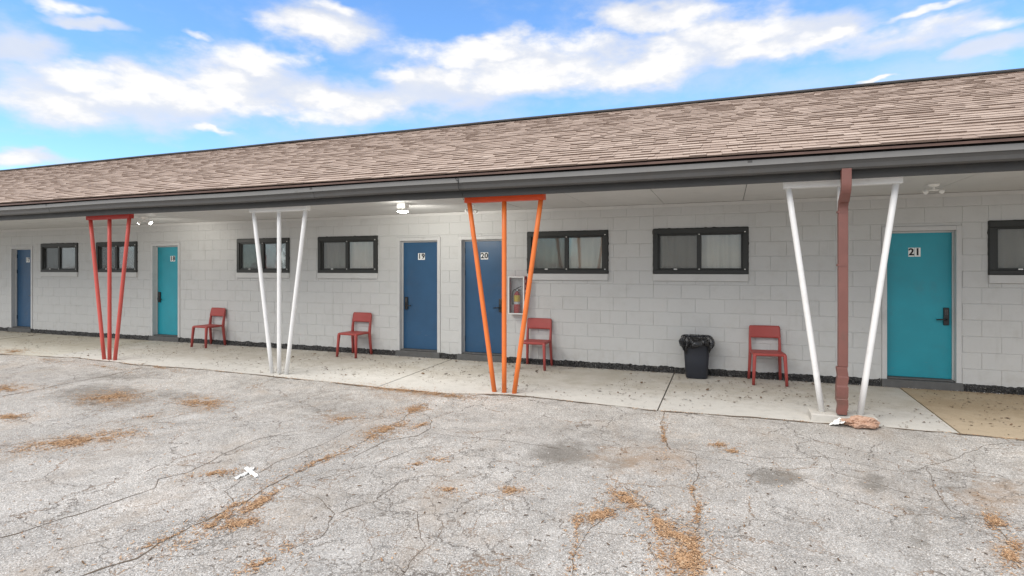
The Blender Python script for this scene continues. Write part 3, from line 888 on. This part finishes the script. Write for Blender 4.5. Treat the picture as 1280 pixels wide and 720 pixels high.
# downspout
ds = MB()
DX = 1.192
def rect_ring(x, y, z, hx, hy, tilt=0.0):
    return [(x - hx, y - hy, z - tilt * hy), (x + hx, y - hy, z - tilt * hy), (x + hx, y + hy, z + tilt * hy), (x - hx, y + hy, z + tilt * hy)]
hx, hy = .047, .038
sp = [(6.905, 2.755), (6.905, 2.66), (6.905, 2.60)]
sp += [(6.905 + .10 * (1 - math.cos(q)) * .55, 2.60 - .10 * math.sin(q)) for q in [math.radians(k) for k in (12, 24, 36, 48)]]
y_, z_ = sp[-1]; sp.append((y_ + .085, z_ - .085)); y_, z_ = sp[-1]
sp += [(y_ + (7.09 - y_) * math.sin(math.radians(k)), z_ - .12 * (1 - math.cos(math.radians(k)))) for k in (22, 45, 68, 90)]
sp += [(7.09, 2.20), (7.09, 1.7), (7.09, 1.2), (7.09, .62)]
srings = []
for k, (y_, z_) in enumerate(sp):
    ya, za = sp[max(k - 1, 0)]; yb, zb = sp[min(k + 1, len(sp) - 1)]
    ln = math.hypot(yb - ya, zb - za); ty, tz = (yb - ya) / ln, (zb - za) / ln      # tangent; the section stays square to it
    wob_ = .0025 * noise.noise(Vector((z_ * 4, 2, 0)))
    px_, pz_ = -tz, ty
    crimp = 1.0 if k % 2 or not 3 <= k <= 11 else .965
    srings.append([(DX - hx * crimp + wob_, y_ - px_ * hy, z_ - pz_ * hy), (DX + hx * crimp + wob_, y_ - px_ * hy, z_ - pz_ * hy),
                   (DX + hx * crimp + wob_, y_ + px_ * hy, z_ + pz_ * hy), (DX - hx * crimp + wob_, y_ + px_ * hy, z_ + pz_ * hy)])
ds.ring_loft(srings, smooth=False)
dsp = at_motel(ds.build('downspout', 'downspout_paint', None, None, .006, 2))
tag(dsp, 'rusty brown downspout in front of the white support')
m = MB(); rr = []
for z, k in ((.62, 1.06), (.60, 1.10), (.52, 1.08), (.505, 1.16), (.42, 1.10), (.40, 1.22), (.30, 1.20), (.27, 1.13), (.265, 1.22), (.20, 1.06), (.12, 1.02), (.10, 1.0)):
    rr.append(rect_ring(DX - .008 + .006 * math.sin(z * 40), 7.088, z, hx * k, hy * k))
m.ring_loft(rr, smooth=False, cap0=True, cap1=False); m.build('sleeve', 'downspout_paint', dsp)
m = MB(); m.box(DX - .055, DX + .04, 7.062, 7.118, .103, .14); m.build('outlet', 'dark_room', dsp)
for z in (2.43, 2.30, 1.72):
    m = MB(); yy = 7.09 if z < 2.4 else 7.03
    if z < 2.4: m.ring_loft([rect_ring(DX - .006, yy, z, hx + .004, hy + .004), rect_ring(DX - .006, yy, z + .022, hx + .004, hy + .004)], smooth=False); m.build('strap', 'downspout_paint', dsp)

# ------------------------------------------------------------------ V supports
def v_support(cx, pipe_m, head_m, label, wt=1.16, wb=.145, y=7.2, z0=None, rr=.0325):
    z0 = porch_z(y) if z0 is None else z0
    root = empty('porch_support', (cx, y, z0), 0, label, 'support post', 'splayed pipe supports under the overhang')
    top = 2.700 - z0
    h = MB(); h.box(-wt / 2, wt / 2, -.05, .05, top - .092, top); h.build('header', head_m, root, None, .005, 2)
    for k in (-1, 0, 1):
        m = MB(); bx, tx = k * wb, k * (wt / 2 - .055)
        n = 6
        m.tube([(bx + (tx - bx) * i / n, 0, -.004 + (top - .085) * i / n) for i in range(n + 1)], rr, 18)
        m.build('pipe', pipe_m, root)
    return root
v_support(-10.70, 'red_post_paint', 'red_header_shaded', 'red three-pipe porch support with header red deepened as painted shade')
v_support(-6.72, 'white_post_paint', 'white_post_paint', 'white three-pipe porch support standing clear, no downspout before it')
v_support(-2.835, 'orange_post_paint', 'orange_header_shaded', 'orange three-pipe porch support with header orange deepened as painted shade')
PADZ = .085
v_support(1.19, 'white_post_paint', 'white_post_paint', 'white porch support on a concrete pad behind the brown downspout', wb=.185, z0=PADZ)
pd = MB(); pd.box(-.32, .32, -.14, .15, -.06, PADZ - .001)
tag(pd.build('concrete_pad', 'pad_concrete', None, (1.2, 7.2, 0), .012, 2), 'small rectangular concrete pad under the white support with downspout', 'concrete pad')

# ------------------------------------------------------------------ chairs
def rect_loft(m, secs, n=5):
    """secs: (x, y, z, hx, hy): rounded rectangular sections"""
    rings = []
    for x, y, z, a, b in secs:
        r = min(a, b) * .55; ring = []
        for (sx_, sy_, a0) in ((1, 1, 0), (-1, 1, 90), (-1, -1, 180), (1, -1, 270)):
            for k in range(4):
                th = math.radians(a0 + 30 * k)
                ring.append((x + sx_ * (a - r) + r * math.cos(th), y + sy_ * (b - r) + r * math.sin(th), z))
        rings.append(ring)
    m.ring_loft(rings)
def make_chair():
    root = empty('chair')
    s = MB(); W_, D_ = .225, .215
    # rounded seat shell with a slightly dished top and a turned-down rim
    def outline(k, zoff, dish):
        ring = []
        for j in range(48):
            th = 2 * math.pi * j / 48; c, q = math.cos(th), math.sin(th)
            e = .22
            x = W_ * k * math.copysign(abs(c) ** e, c); y = D_ * k * math.copysign(abs(q) ** e, q)
            x *= 1 - .05 * (y / D_ + 1) / 2
            ring.append((x, y, zoff + dish))
        return ring
    s.ring_loft([outline(.90, .415, 0), outline(1.0, .416, 0), outline(1.01, .440, 0), outline(.985, .452, 0), outline(.90, .453, 0), outline(.6, .446, 0), outline(.2, .443, 0)])
    s.build('seat', 'chair_plastic', root)
    for sx_ in (-1, 1):
        f = MB()
        rect_loft(f, [(sx_ * .222, -.222, 0, .019, .021), (sx_ * .212, -.208, .22, .021, .023), (sx_ * .203, -.193, .40, .024, .027), (sx_ * .200, -.186, .436, .024, .028), (sx_ * .194, -.176, .449, .016, .02)])
        f.build('leg', 'chair_plastic', root)
        b = MB()
        rect_loft(b, [(sx_ * .222, .246, 0, .018, .022), (sx_ * .212, .222, .22, .020, .026), (sx_ * .206, .204, .42, .021, .030), (sx_ * .207, .214, .52, .018, .028), (sx_ * .207, .236, .66, .015, .022), (sx_ * .203, .258, .775, .012, .016)])
        b.build('leg', 'chair_plastic', root)
    k = MB(); n, rows = 20, 8
    rings = []
    for j in range(rows + 1):
        t = j / rows; z = .632 + .182 * t
        yb = .236 + .040 * t
        hw = .222 - .006 * t
        if j == 0: hw -= .006
        if j == rows: hw -= .012
        th = .010 if 0 < j < rows else .006
        front = [(hw * (2 * i / n - 1), yb + .022 * (1 - (2 * i / n - 1) ** 2) - .022 - th, z) for i in range(n + 1)]
        bk = [(hw * (2 * i / n - 1), yb + .022 * (1 - (2 * i / n - 1) ** 2) - .022 + th, z) for i in range(n, -1, -1)]
        rings.append(front + bk)
    k.ring_loft(rings); k.build('backrest', 'chair_plastic', root)
    return root
ch0 = make_chair()
spots = [((-10.33, 9.015), -4, 'red plastic chair on the walkway beside teal door 18'),
         ((-6.61, 9.01), -3, 'red plastic chair on the walkway between the white support and blue door 19'),
         ((-2.985, 9.01), 2, 'red plastic chair beside the fire extinguisher cabinet'),
         ((.555, 9.01), 6, 'red plastic chair on the walkway next to the trash can')]
for i, ((x, y), a, lb) in enumerate(spots):
    o = ch0 if i == 0 else copy_tree(ch0)
    o.location = (x, y, porch_z(9.0)); o.rotation_euler = (0, 0, math.radians(a))
    o.scale = (.985, .985, .985)
    tag(o, lb, 'chair', 'red chairs along the motel wall')

# ------------------------------------------------------------------ trash can and its bag
CXT, CYT = -.425, 9.06
can = empty('trash_can', (CXT, CYT, porch_z(9.06)), math.radians(4), 'dark navy plastic trash can standing against the wall', 'trash can')
def se_ring(a, b, z, n=48, e=.55, jit=None):
    out = []
    for j in range(n):
        th = 2 * math.pi * j / n; c, q = math.cos(th), math.sin(th)
        x = a * math.copysign(abs(c) ** e, c); y = b * math.copysign(abs(q) ** e, q)
        out.append((x, y, z))
    return out
m = MB()
m.ring_loft([se_ring(.148, .125, .0), se_ring(.156, .132, .008), se_ring(.178, .150, .30), se_ring(.192, .162, .56), se_ring(.200, .170, .565), se_ring(.200, .170, .60), se_ring(.188, .158, .60), se_ring(.18, .15, .45), se_ring(.145, .12, .02)], cap1=True)
m.build('bin_body', 'can_plastic', can)
m = MB(); m.ring_loft([se_ring(.1935, .1635, .535), se_ring(.204, .174, .540), se_ring(.204, .174, .552), se_ring(.1945, .1645, .557)], cap0=False, cap1=False)
m.build('rim', 'can_plastic', can)
m = MB(); n = 120
prof = [(.80, .40, .0), (.93, .52, .15), (.985, .612, .3), (1.02, .628, .4), (1.08, .612, .7), (1.14, .575, 1.1), (1.20, .530, 1.3), (1.20, .485, 1.5), (1.13, .455, 1.4), (1.05, .448, .9)]
rings = []
for pi_, (k, z, amp) in enumerate(prof):
    ring = []
    for j in range(n):
        th = 2 * math.pi * j / n; c, q = math.cos(th), math.sin(th); e = .55
        fold = noise.noise(Vector((c * 4.2, q * 4.2, z * 3))) * .6 + noise.noise(Vector((c * 9.5, q * 9.5, z * 6 + 3))) * .5
        kk = k + amp * (.19 * fold + .07 * (1 - abs(noise.noise(Vector((c * 16, q * 16, z * 9)))) * 3))
        hem = 0
        if pi_ >= 5: hem = -.11 * noise.noise(Vector((c * 2.2, q * 2.2, 9))) * (pi_ - 4) / 4 - .02 * noise.noise(Vector((c * 7, q * 7, 5)))
        # the gathered knot pulls the front hem up into a swag
        sw = max(0, 1 - ((th - math.radians(285)) / .5) ** 2)
        ring.append((.196 * kk * math.copysign(abs(c) ** e, c), .166 * kk * math.copysign(abs(q) ** e, q) - .025 * sw * (1 if pi_ > 4 else 0), z + hem + .055 * sw * (1 if pi_ > 5 else 0)))
    rings.append(ring)
m.ring_loft(rings, cap0=True, cap1=False, smooth=False)
bag = m.build('trash_bag', 'black_bag', None, (CXT, CYT, porch_z(9.06) + .003)); bag.rotation_euler = (0, 0, math.radians(4))
tag(bag, 'shiny black bin bag folded over the rim of the trash can', 'trash bag')

# ------------------------------------------------------------------ fire extinguisher in its cabinet
cab = empty('extinguisher_cabinet', (-3.385, WY, .905), 0, 'red sided wall cabinet with pale frame and glass front beside door 20', 'cabinet')
hw, H, D = .147, .655, .150
m = MB()
m.box(-hw, -hw + .008, -D + .012, -.003, 0, H); m.box(hw - .008, hw, -D + .012, -.003, 0, H)
m.box(-hw + .008, hw - .008, -D + .012, -.003, 0, .008); m.box(-hw + .008, hw - .008, -D + .012, -.003, H - .008, H)
m.build('cabinet_shell', 'red_enamel', cab)
m = MB(); m.box(-hw + .009, hw - .009, -.012, -.004, .009, H - .009); m.build('back_panel', 'cabinet_white', cab)
m = MB(); t = .022
m.box(-hw - .002, hw + .002, -D, -D + .0115, 0, t); m.box(-hw - .002, hw + .002, -D, -D + .0115, H - t, H)
m.box(-hw - .002, -hw + t, -D, -D + .0115, t, H - t); m.box(hw - t, hw + .002, -D, -D + .0115, t, H - t)
m.build('door_frame', 'cabinet_white', cab, None, .002, 1)
m = MB(); m.box(-hw + t, hw - t, -D + .004, -D + .007, t, H - t); m.build('pane', 'cabinet_glass', cab)
for s_, zz in (('FIRE', .50),):
    for k, chh in enumerate(s_):
        tm = text_mesh(chh, .075, .002)
        g = link('letter', tm, 'white_plastic', cab, (hw + .0012, -.075, .565 - k * .085)); g.rotation_euler = (math.pi / 2, 0, math.pi / 2)
ex = empty('fire_extinguisher', (-3.39, WY - .078, .914), 0, 'red fire extinguisher with yellow label inside the glass cabinet', 'fire extinguisher')
m = MB(); m.disc_stack(0, 0, [(.050, 0), (.056, .006), (.057, .02), (.057, .30), (.052, .335), (.036, .365), (.020, .378), (.018, .395)]); m.build('cylinder', 'extinguisher_red', ex)
m = MB(); m.disc_stack(0, 0, [(.0578, .21), (.0582, .211), (.0582, .318), (.0575, .319)]); m.build('label_band', 'yellow_label', ex)
m = MB(); m.disc_stack(0, 0, [(.0578, .165), (.0581, .166), (.0581, .205), (.0578, .206)]); m.build('lower_label', 'cabinet_white', ex)
m = MB(); m.disc_stack(0, 0, [(.019, .39), (.024, .395), (.024, .425), (.015, .43)]); m.build('valve', 'black_metal', ex)
m = MB(); m.tube([(-.01, -.005, .43), (.03, -.02, .45), (.085, -.025, .475)], [.009, .008, .006], 8); m.tube([(-.01, -.005, .41), (.04, -.015, .415), (.07, -.02, .405)], .007, 8); m.build('handle', 'black_metal', ex)
m = MB(); m.tube([(-.015, 0, .415), (-.05, -.01, .415), (-.075, -.015, .38), (-.083, -.018, .30), (-.078, -.02, .20), (-.068, -.03, .16)], .010, 8); m.build('hose', 'black_metal', ex)
m = MB(); m.tube([(.012, -.024, .41), (.012, -.034, .41)], .016, 12); m.build('gauge', 'cabinet_white', ex)

# ------------------------------------------------------------------ soffit lamps
def lamp_fixture(x, y, lit, label, rz=0.0, style='twin', power=14):
    r = empty('ceiling_lamp', (x, y, SOF), rz, label, 'ceiling lamp', 'lamps under the overhang')
    m = MB(); m.disc_stack(0, 0, [(.075, .001), (.078, -.004), (.072, -.022), (.055, -.038), (.03, -.046)]); m.build('canopy', 'white_plastic', r)
    m = MB(); m.tube([(0, 0, -.042), (0, 0, -.085)], .013, 10); m.tube([(-.10, 0, -.092), (.10, 0, -.092)], .011, 10); m.build('arm', 'white_plastic', r)
    if not lit: r.scale = (.8, .8, .8)
    on = 'lamp_lit' if lit else 'lamp_off'
    for k in (-1, 1):
        m = MB(); c = Vector((k * .085, 0, -.10)); d = Vector((k * .75, -.15, -.55)).normalized()
        m.tube([c - d * .005, c + d * .02, c + d * .05], [.015, .032, .036], 16)
        hd = m.build('lamp_head', 'white_plastic', r)
        m = MB(); m.tube([c + d * .0505, c + d * .060], [.033, .024], 16); m.build('lens', on if k < 0 or lit == 2 else ('lamp_off'), hd)
    if lit:
        l = bpy.data.lights.new('lamp_glow', 'SPOT'); l.energy = power; l.shadow_soft_size = .05; l.color = (1, .96, .88); l.spot_size = math.radians(165); l.spot_blend = .6
        lo = bpy.data.objects.new('lamp_glow', l); col.objects.link(lo); lo.parent = r; lo.location = (0, .02, -.17); lo.rotation_euler = (math.radians(40), 0, 0)
    return r
def box_fixture(x, y, label):
    r = empty('ceiling_lamp', (x, y, SOF), 0, label, 'ceiling lamp', 'lamps under the overhang')
    m = MB(); m.box(-.075, .075, -.06, .06, -.085, -.001); m.build('junction_box', 'white_plastic', r, None, .006, 2)
    m = MB(); m.tube([(0, 0, -.085), (0, 0, -.108)], .02, 12); m.build('stem', 'white_plastic', r)
    m = MB(); m.disc_stack(0, 0, [(.03, -.106), (.075, -.114), (.088, -.128)]); m.build('reflector', 'white_plastic', r)
    m = MB(); m.disc_stack(0, 0, [(.086, -.1285), (.082, -.140), (.05, -.150)]); m.build('lens', 'lamp_lit', r)
    l = bpy.data.lights.new('lamp_glow', 'SPOT'); l.energy = 45; l.shadow_soft_size = .07; l.color = (1, .97, .90); l.spot_size = math.radians(165); l.spot_blend = .6
    lo = bpy.data.objects.new('lamp_glow', l); col.objects.link(lo); lo.parent = r; lo.location = (0, .02, -.17); lo.rotation_euler = (math.radians(50), 0, 0)
    l2 = bpy.data.lights.new('lamp_spill', 'POINT'); l2.energy = 1.2; l2.shadow_soft_size = .06; l2.color = (1, .97, .90)
    lo = bpy.data.objects.new('lamp_spill', l2); col.objects.link(lo); lo.parent = r; lo.location = (.02, -.16, -.19)
box_fixture(-4.75, 7.72, 'lit lamp on a white box above doors 19 and 20')
lamp_fixture(-10.72, 7.9, 2, 'lit twin headed lamp beside the red support', .3, power=16)
lamp_fixture(2.354, 8.25, 0, 'unlit white twin headed lamp above teal door 21', .2)
lamp_fixture(-16.6, 8.45, 0, 'small unlit white lamp above blue door 17', .2)
lamp_fixture(-3.86, 8.35, 0, 'small unlit white lamp behind the orange support', .9)

# ------------------------------------------------------------------ litter
def flat_bits(m, x, y, z, ln, wd, ang, lift):
    c, s_ = math.cos(ang), math.sin(ang); b0 = len(m.v)
    tz = random.uniform(-.25, .25) * ln
    for (u, v) in ((-.5, -.5), (.5, -.35), (.55, .35), (-.4, .5)):
        m.v.append((x + c * ln * u - s_ * wd * v, y + s_ * ln * u + c * wd * v, z + lift + max(-lift * .8, tz * u) + (.3 * wd if v > 0 else 0) * random.random()))
    m.face((b0, b0 + 1, b0 + 2, b0 + 3))
# rust-brown needle drifts, patch by patch: px, py, half width, half height, tilt (deg), count
drifts = [(137, 496, 40, 7, -4, 1700), (252, 503, 28, 8, 0, 1500), (95, 551, 80, 7, -8, 2200), (10, 484, 22, 6, 0, 900), (12, 520, 24, 4, -3, 600), (16, 441, 26, 4, 0, 900),
          (265, 591, 32, 4, -5, 300), (482, 537, 30, 7, -18, 900), (516, 511, 24, 5, -10, 800), (500, 490, 62, 3.5, 6, 1300), (555, 496, 28, 3, 8, 600), (275, 645, 42, 6, -33, 800), (322, 628, 30, 5, -30, 380),
          (300, 652, 26, 5, -12, 330), (400, 575, 30, 4, -22, 260), (785, 621, 17, 9, 25, 650), (750, 642, 15, 7, -20, 420), (822, 650, 12, 6, 35, 330), (853, 693, 21, 27, 0, 2100), (840, 668, 22, 8, 0, 500),
          (898, 555, 12, 3, 0, 120), (915, 563, 18, 3, 10, 110), (830, 543, 5, 20, 0, 260), (1264, 692, 15, 13, 10, 520), (1245, 652, 15, 8, 25, 260), (640, 612, 22, 6, -10, 150),
          (430, 522, 30, 5, -8, 260), (560, 612, 15, 4, 0, 90), (545, 573, 14, 4, 0, 110), (720, 668, 8, 34, 5, 240), (210, 670, 40, 5, -20, 200), (865, 612, 5, 14, 0, 80), (528, 530, 18, 3, -20, 160),
          (520, 580, 14, 3, -8, 80), (700, 480, 10, 2, 0, 0), (872, 640, 5, 20, 8, 120), (330, 700, 40, 8, -25, 160), (60, 452, 30, 3, 6, 260), (130, 460, 50, 2.5, 9, 260), (200, 462, 40, 2.5, 9, 260), (190, 520, 30, 4, -6, 120)]
rng = random.Random(3)
needles = MB()
for px, py, rx, ry, tl, cnt in drifts:
    ct, st_ = math.cos(math.radians(tl)), math.sin(math.radians(tl))
    for k in range(int(cnt * 3.0)):
        rad = abs(rng.gauss(0, .78)); th = rng.uniform(0, 2 * math.pi)
        ex_, ey_ = rad * math.cos(th) * rx, rad * math.sin(th) * ry
        g = at_ground(px + ex_ * ct - ey_ * st_, py + ex_ * st_ + ey_ * ct)
        loose = k % 5 == 0
        if loose: g = at_ground(px + ex_ * 1.9 * ct - ey_ * 1.9 * st_, py + ex_ * 1.9 * st_ + ey_ * 1.9 * ct)
        if not loose and noise.noise(Vector((g.x * 5, g.y * 5, 3))) + .5 * noise.noise(Vector((g.x * 15, g.y * 15, 3))) < -.12 + .25 * (rad - .5): continue
        if g.y > 9: continue
        flat_bits(needles, g.x, g.y, ground_z(g.x, g.y), rng.uniform(.008, .030), rng.uniform(.003, .008), rng.uniform(0, 6.28), rng.uniform(.002, .009))
# thin litter caught along the slab edge and strewn over the lot
for k in range(1500):
    x = rng.uniform(-15, 4); y = edge_y(x) - abs(rng.gauss(0, .035)) + .02
    if noise.noise(Vector((x * 1.1, 4, 0))) < -.02: continue
    flat_bits(needles, x, y, ground_z(x, y), rng.uniform(.012, .035), rng.uniform(.005, .012), rng.uniform(0, 6.28), rng.uniform(.004, .012))
for k in range(900):
    px, py = rng.uniform(0, 1280), 470 + 250 * rng.random() ** 1.2
    g = at_ground(px, py)
    if g.y > 6.9: continue
    if noise.noise(Vector((g.x * .7, g.y * .7, 8))) < -.05: continue
    flat_bits(needles, g.x, g.y, ground_z(g.x, g.y), rng.uniform(.012, .03), rng.uniform(.005, .011), rng.uniform(0, 6.28), .005)
nd = needles.build('needle_litter', 'needle_litter')
tag(nd, 'drifts of rust brown pine needles and leaves on the asphalt', 'leaf litter', kind='stuff')
bits = MB()
for k in range(5200):
    x = rng.uniform(-19, 5); y = 6.95 + 2.3 * (rng.random() ** .75)
    if noise.noise(Vector((x * .8, y * .8, 1))) < -.18: continue
    big = rng.random() < .05
    ln = rng.uniform(.03, .06) if big else rng.uniform(.010, .030)
    flat_bits(bits, x, y, porch_z(y) + .002, ln, ln * rng.uniform(.35, .7), rng.uniform(0, 6.28), .006 if big else .003)
for k in range(500):
    x = rng.uniform(-19, 5); y = 9.21 + rng.gauss(0, .03)
    if y > 9.26: continue
    flat_bits(bits, x, y, porch_z(y) + .002, rng.uniform(.012, .03), rng.uniform(.006, .014), rng.uniform(0, 6.28), .004)
for k in range(260):
    g = at_ground(rng.uniform(0, 1280), 470 + 250 * rng.random())
    if g.y < 6.9: flat_bits(bits, g.x, g.y, ground_z(g.x, g.y), rng.uniform(.012, .035), rng.uniform(.008, .014), rng.uniform(0, 6.28), .005)
tag(bits.build('leaf_bits', 'leaf_bits'), 'small dark leaf fragments scattered over the concrete walkway', 'leaf bits', kind='stuff')
# loose stones of the worn surface
grv = MB()
for k in range(2600):
    g = at_ground(rng.uniform(-10, 1290), 500 + 225 * rng.random() ** .7)
    if g.y > 6.7: continue
    r_ = rng.uniform(.003, .009); z = ground_z(g.x, g.y); b0 = len(grv.v)
    for j in range(4):
        th = j * math.pi / 2 + rng.random(); grv.v.append((g.x + r_ * math.cos(th), g.y + r_ * math.sin(th), z))
    grv.v.append((g.x, g.y, z + r_ * .9))
    for j in range(4): grv.face((b0 + j, b0 + (j + 1) % 4, b0 + 4))
tag(grv.build('loose_gravel', 'gravel_bits'), 'loose small stones lying on the worn asphalt', 'gravel', kind='stuff')
fl = MB()
for k in range(420):
    x = rng.uniform(-18, 4)
    flat_bits(fl, x, rng.uniform(9.18, 9.25), porch_z(9.2) + .003, rng.uniform(.008, .022), rng.uniform(.006, .014), rng.uniform(0, 6.28), .004)
tag(fl.build('paint_flakes', 'white_flakes'), 'pale paint flakes lying along the foot of the wall', 'paint flakes', kind='stuff')

# long open cracks filled with dirt
cracks = [([(0, 670), (60, 653), (120, 635), (190, 609), (198, 597), (240, 588), (280, 567), (330, 546), (372, 538)], .016),
          ([(0, 494), (50, 485), (100, 475), (150, 466), (190, 460)], .030), ([(0, 558), (50, 548), (112, 545), (190, 527), (250, 512)], .012),
          ([(95, 720), (165, 697), (200, 676), (250, 652), (292, 632)], .026), ([(292, 632), (284, 612), (300, 600), (322, 590), (352, 575), (400, 556), (450, 530)], .009),
          ([(300, 630), (345, 602), (400, 577), (460, 548), (502, 524), (515, 512), (530, 503)], .016), ([(515, 512), (538, 520), (537, 534), (520, 544), (480, 552), (440, 572)], .014),
          ([(530, 541), (570, 544), (640, 551), (700, 560)], .009), ([(830, 518), (826, 535), (831, 552), (842, 562)], .014), ([(842, 562), (870, 566), (872, 600), (862, 612), (876, 630), (872, 655), (865, 668)], .009),
          ([(840, 560), (900, 563), (960, 572), (1030, 570), (1080, 580), (1130, 590), (1175, 578), (1230, 560), (1280, 556)], .009), ([(1160, 582), (1168, 610), (1190, 640), (1230, 648), (1262, 672), (1272, 700)], .010),
          ([(880, 686), (910, 700), (945, 722)], .010), ([(715, 722), (718, 690), (742, 655), (765, 640), (790, 630)], .009), ([(745, 665), (800, 668), (818, 690), (828, 702)], .006), ([(60, 690), (130, 672), (180, 660)], .006),
          ([(390, 600), (450, 585), (520, 560), (560, 552)], .007), ([(330, 545), (400, 540), (430, 525), (470, 515)], .006), ([(345, 602), (380, 612), (420, 640), (400, 672), (350, 690)], .007), ([(420, 640), (470, 625), (520, 640), (530, 680), (500, 722)], .007),
          ([(470, 625), (500, 600), (560, 592)], .006), ([(1020, 560), (1050, 590), (1120, 612), (1160, 618)], .006), ([(190, 527), (240, 530), (300, 520), (360, 505), (430, 490)], .007)]
crk = MB()
_e = [(-15 + .06 * i) for i in range(320)]
edge_path = [Vector((x, edge_y(x) - .012, 0)) for x in _e]
for pts, wd in cracks:
    W3 = [at_ground(*p) for p in pts]; path = []
    for a, b in zip(W3, W3[1:]):
        n = max(2, int((b - a).length / .045))
        for i in range(n): path.append(a + (b - a) * i / n)
    path.append(W3[-1])
    for i, p in enumerate(path):
        p.x += .035 * noise.noise(Vector((i * .23, wd * 900, 1))) + .014 * noise.noise(Vector((i * .9, wd * 900, 2)))
        p.y += .035 * noise.noise(Vector((i * .23, wd * 900, 5))) + .014 * noise.noise(Vector((i * .9, wd * 900, 6)))
    b0 = len(crk.v); N = len(path)
    for i, p in enumerate(path):
        d = (path[min(i + 1, N - 1)] - path[max(i - 1, 0)]); d.z = 0; d.normalize(); nrm = Vector((-d.y, d.x, 0))
        ww = wd * (.35 + .9 * abs(noise.noise(Vector((i * .31, wd * 500, 3))) * 1.3)) * (0.1 if i in (0, N - 1) else 1) * .85
        z = ground_z(p.x, p.y) + .0022
        if p.y > edge_y(p.x) - .02: z = -.02
        crk.v += [(p.x + nrm.x * ww / 2, p.y + nrm.y * ww / 2, z), (p.x - nrm.x * ww / 2, p.y - nrm.y * ww / 2, z)]
    for i in range(N - 1): crk.face((b0 + 2 * i, b0 + 2 * i + 1, b0 + 2 * i + 3, b0 + 2 * i + 2))
b0 = len(crk.v)
for i, p in enumerate(edge_path):
    ww = .006 + .075 * max(0, .25 + noise.noise(Vector((p.x * 1.3, 7, 0))) + .5 * noise.noise(Vector((p.x * 6, 7, 0))))
    crk.v += [(p.x, p.y + .004, ground_z(p.x, p.y) + .006), (p.x, p.y - ww, ground_z(p.x, p.y - ww) + .0045)]
for i in range(len(edge_path) - 1): crk.face((b0 + 2 * i, b0 + 2 * i + 1, b0 + 2 * i + 3, b0 + 2 * i + 2))
tag(crk.build('crack_fill', 'crack_dirt'), 'dark dirt lying in the long cracks across the asphalt', 'crack dirt', kind='stuff')

# crumpled white litter
def strip(m, pts, wd, seed):
    P = [Vector(p) for p in pts]; path = []
    for a, b in zip(P, P[1:]):
        for i in range(8): path.append(a.lerp(b, i / 8))
    path.append(P[-1]); rings = []
    for i, p in enumerate(path):
        d = (path[min(i + 1, len(path) - 1)] - path[max(i - 1, 0)]); d.z = 0; d.normalize(); nr = Vector((-d.y, d.x, 0))
        w2 = wd * (.8 + .35 * noise.noise(Vector((i * .5, seed, 0)))); ring = []
        for j in range(5):
            u = j / 4 - .5
            ring.append(p + nr * w2 * u + Vector((0, 0, .014 + .018 * noise.noise(Vector((i * .6, j * .9, seed))))))
        for j in range(4, -1, -1):
            u = j / 4 - .5
            ring.append(p + nr * w2 * u + Vector((0, 0, .010 + .018 * noise.noise(Vector((i * .6, j * .9, seed))))))
        rings.append(ring)
    m.ring_loft(rings, smooth=False)
g0 = at_ground(311, 592); zz = ground_z(g0.x, g0.y)
m = MB()
def loc(px, py): q = at_ground(px, py); return (q.x - g0.x, q.y - g0.y, 0)
strip(m, [loc(308, 585), loc(312, 590), loc(321, 596)], .042, 1.0)
strip(m, [loc(316, 585), loc(311, 590), loc(303, 594), loc(294, 598)], .044, 4.0)
tag(m.build('paper_scrap', 'litter_white', None, (g0.x, g0.y, zz)), 'crumpled white cross shaped scrap lying on the cracked asphalt', 'litter')
# brown plastic bag at the foot of the downspout
bm = bmesh.new(); bmesh.ops.create_icosphere(bm, subdivisions=5, radius=1)
for v in bm.verts:
    p = v.co.copy()
    n1 = noise.noise(p * 1.7 + Vector((3, 1, 0))); n2 = 1 - abs(noise.noise(p * 3.4)) * 2; n3 = 1 - abs(noise.noise(p * 8)) * 2
    n4 = 1 - abs(noise.noise(Vector((p.x * 9, p.y * 22, p.z * 22)) + Vector((n1, n1, 0)))) * 2.4
    k = 1 + .45 * n1 + .18 * n2 + .12 * n3 + .06 * n4
    x, y, z = p.x * .145 * k, p.y * .082 * k, p.z * .054 * k
    if x < -.08: z *= .62; y *= .8                       # the slack mouth of the bag
    v.co = (x, y, max(z + .045, .004 + .01 * n3 * 0))
me = bpy.data.meshes.new('plastic_bag'); bm.to_mesh(me); bm.free()
bagb = link('plastic_bag', me, 'brown_bag', None, (1.325, 6.93, ground_z(1.325, 6.9) + .002)); bagb.rotation_euler = (0, 0, .12)
tag(bagb, 'crumpled brown plastic bag lying below the downspout', 'plastic bag')
m = MB(); strip(m, [(0, 0, .0), (.07, .02, .05), (.13, .01, .035)], .10, 2.0); strip(m, [(-.04, -.03, 0), (.03, -.05, .02), (.10, -.06, .045)], .07, 7.0)
tag(m.build('paper_scrap', 'litter_white', None, (1.075, 6.93, ground_z(1.1, 6.9))), 'white torn wrapper beside the brown plastic bag', 'litter')
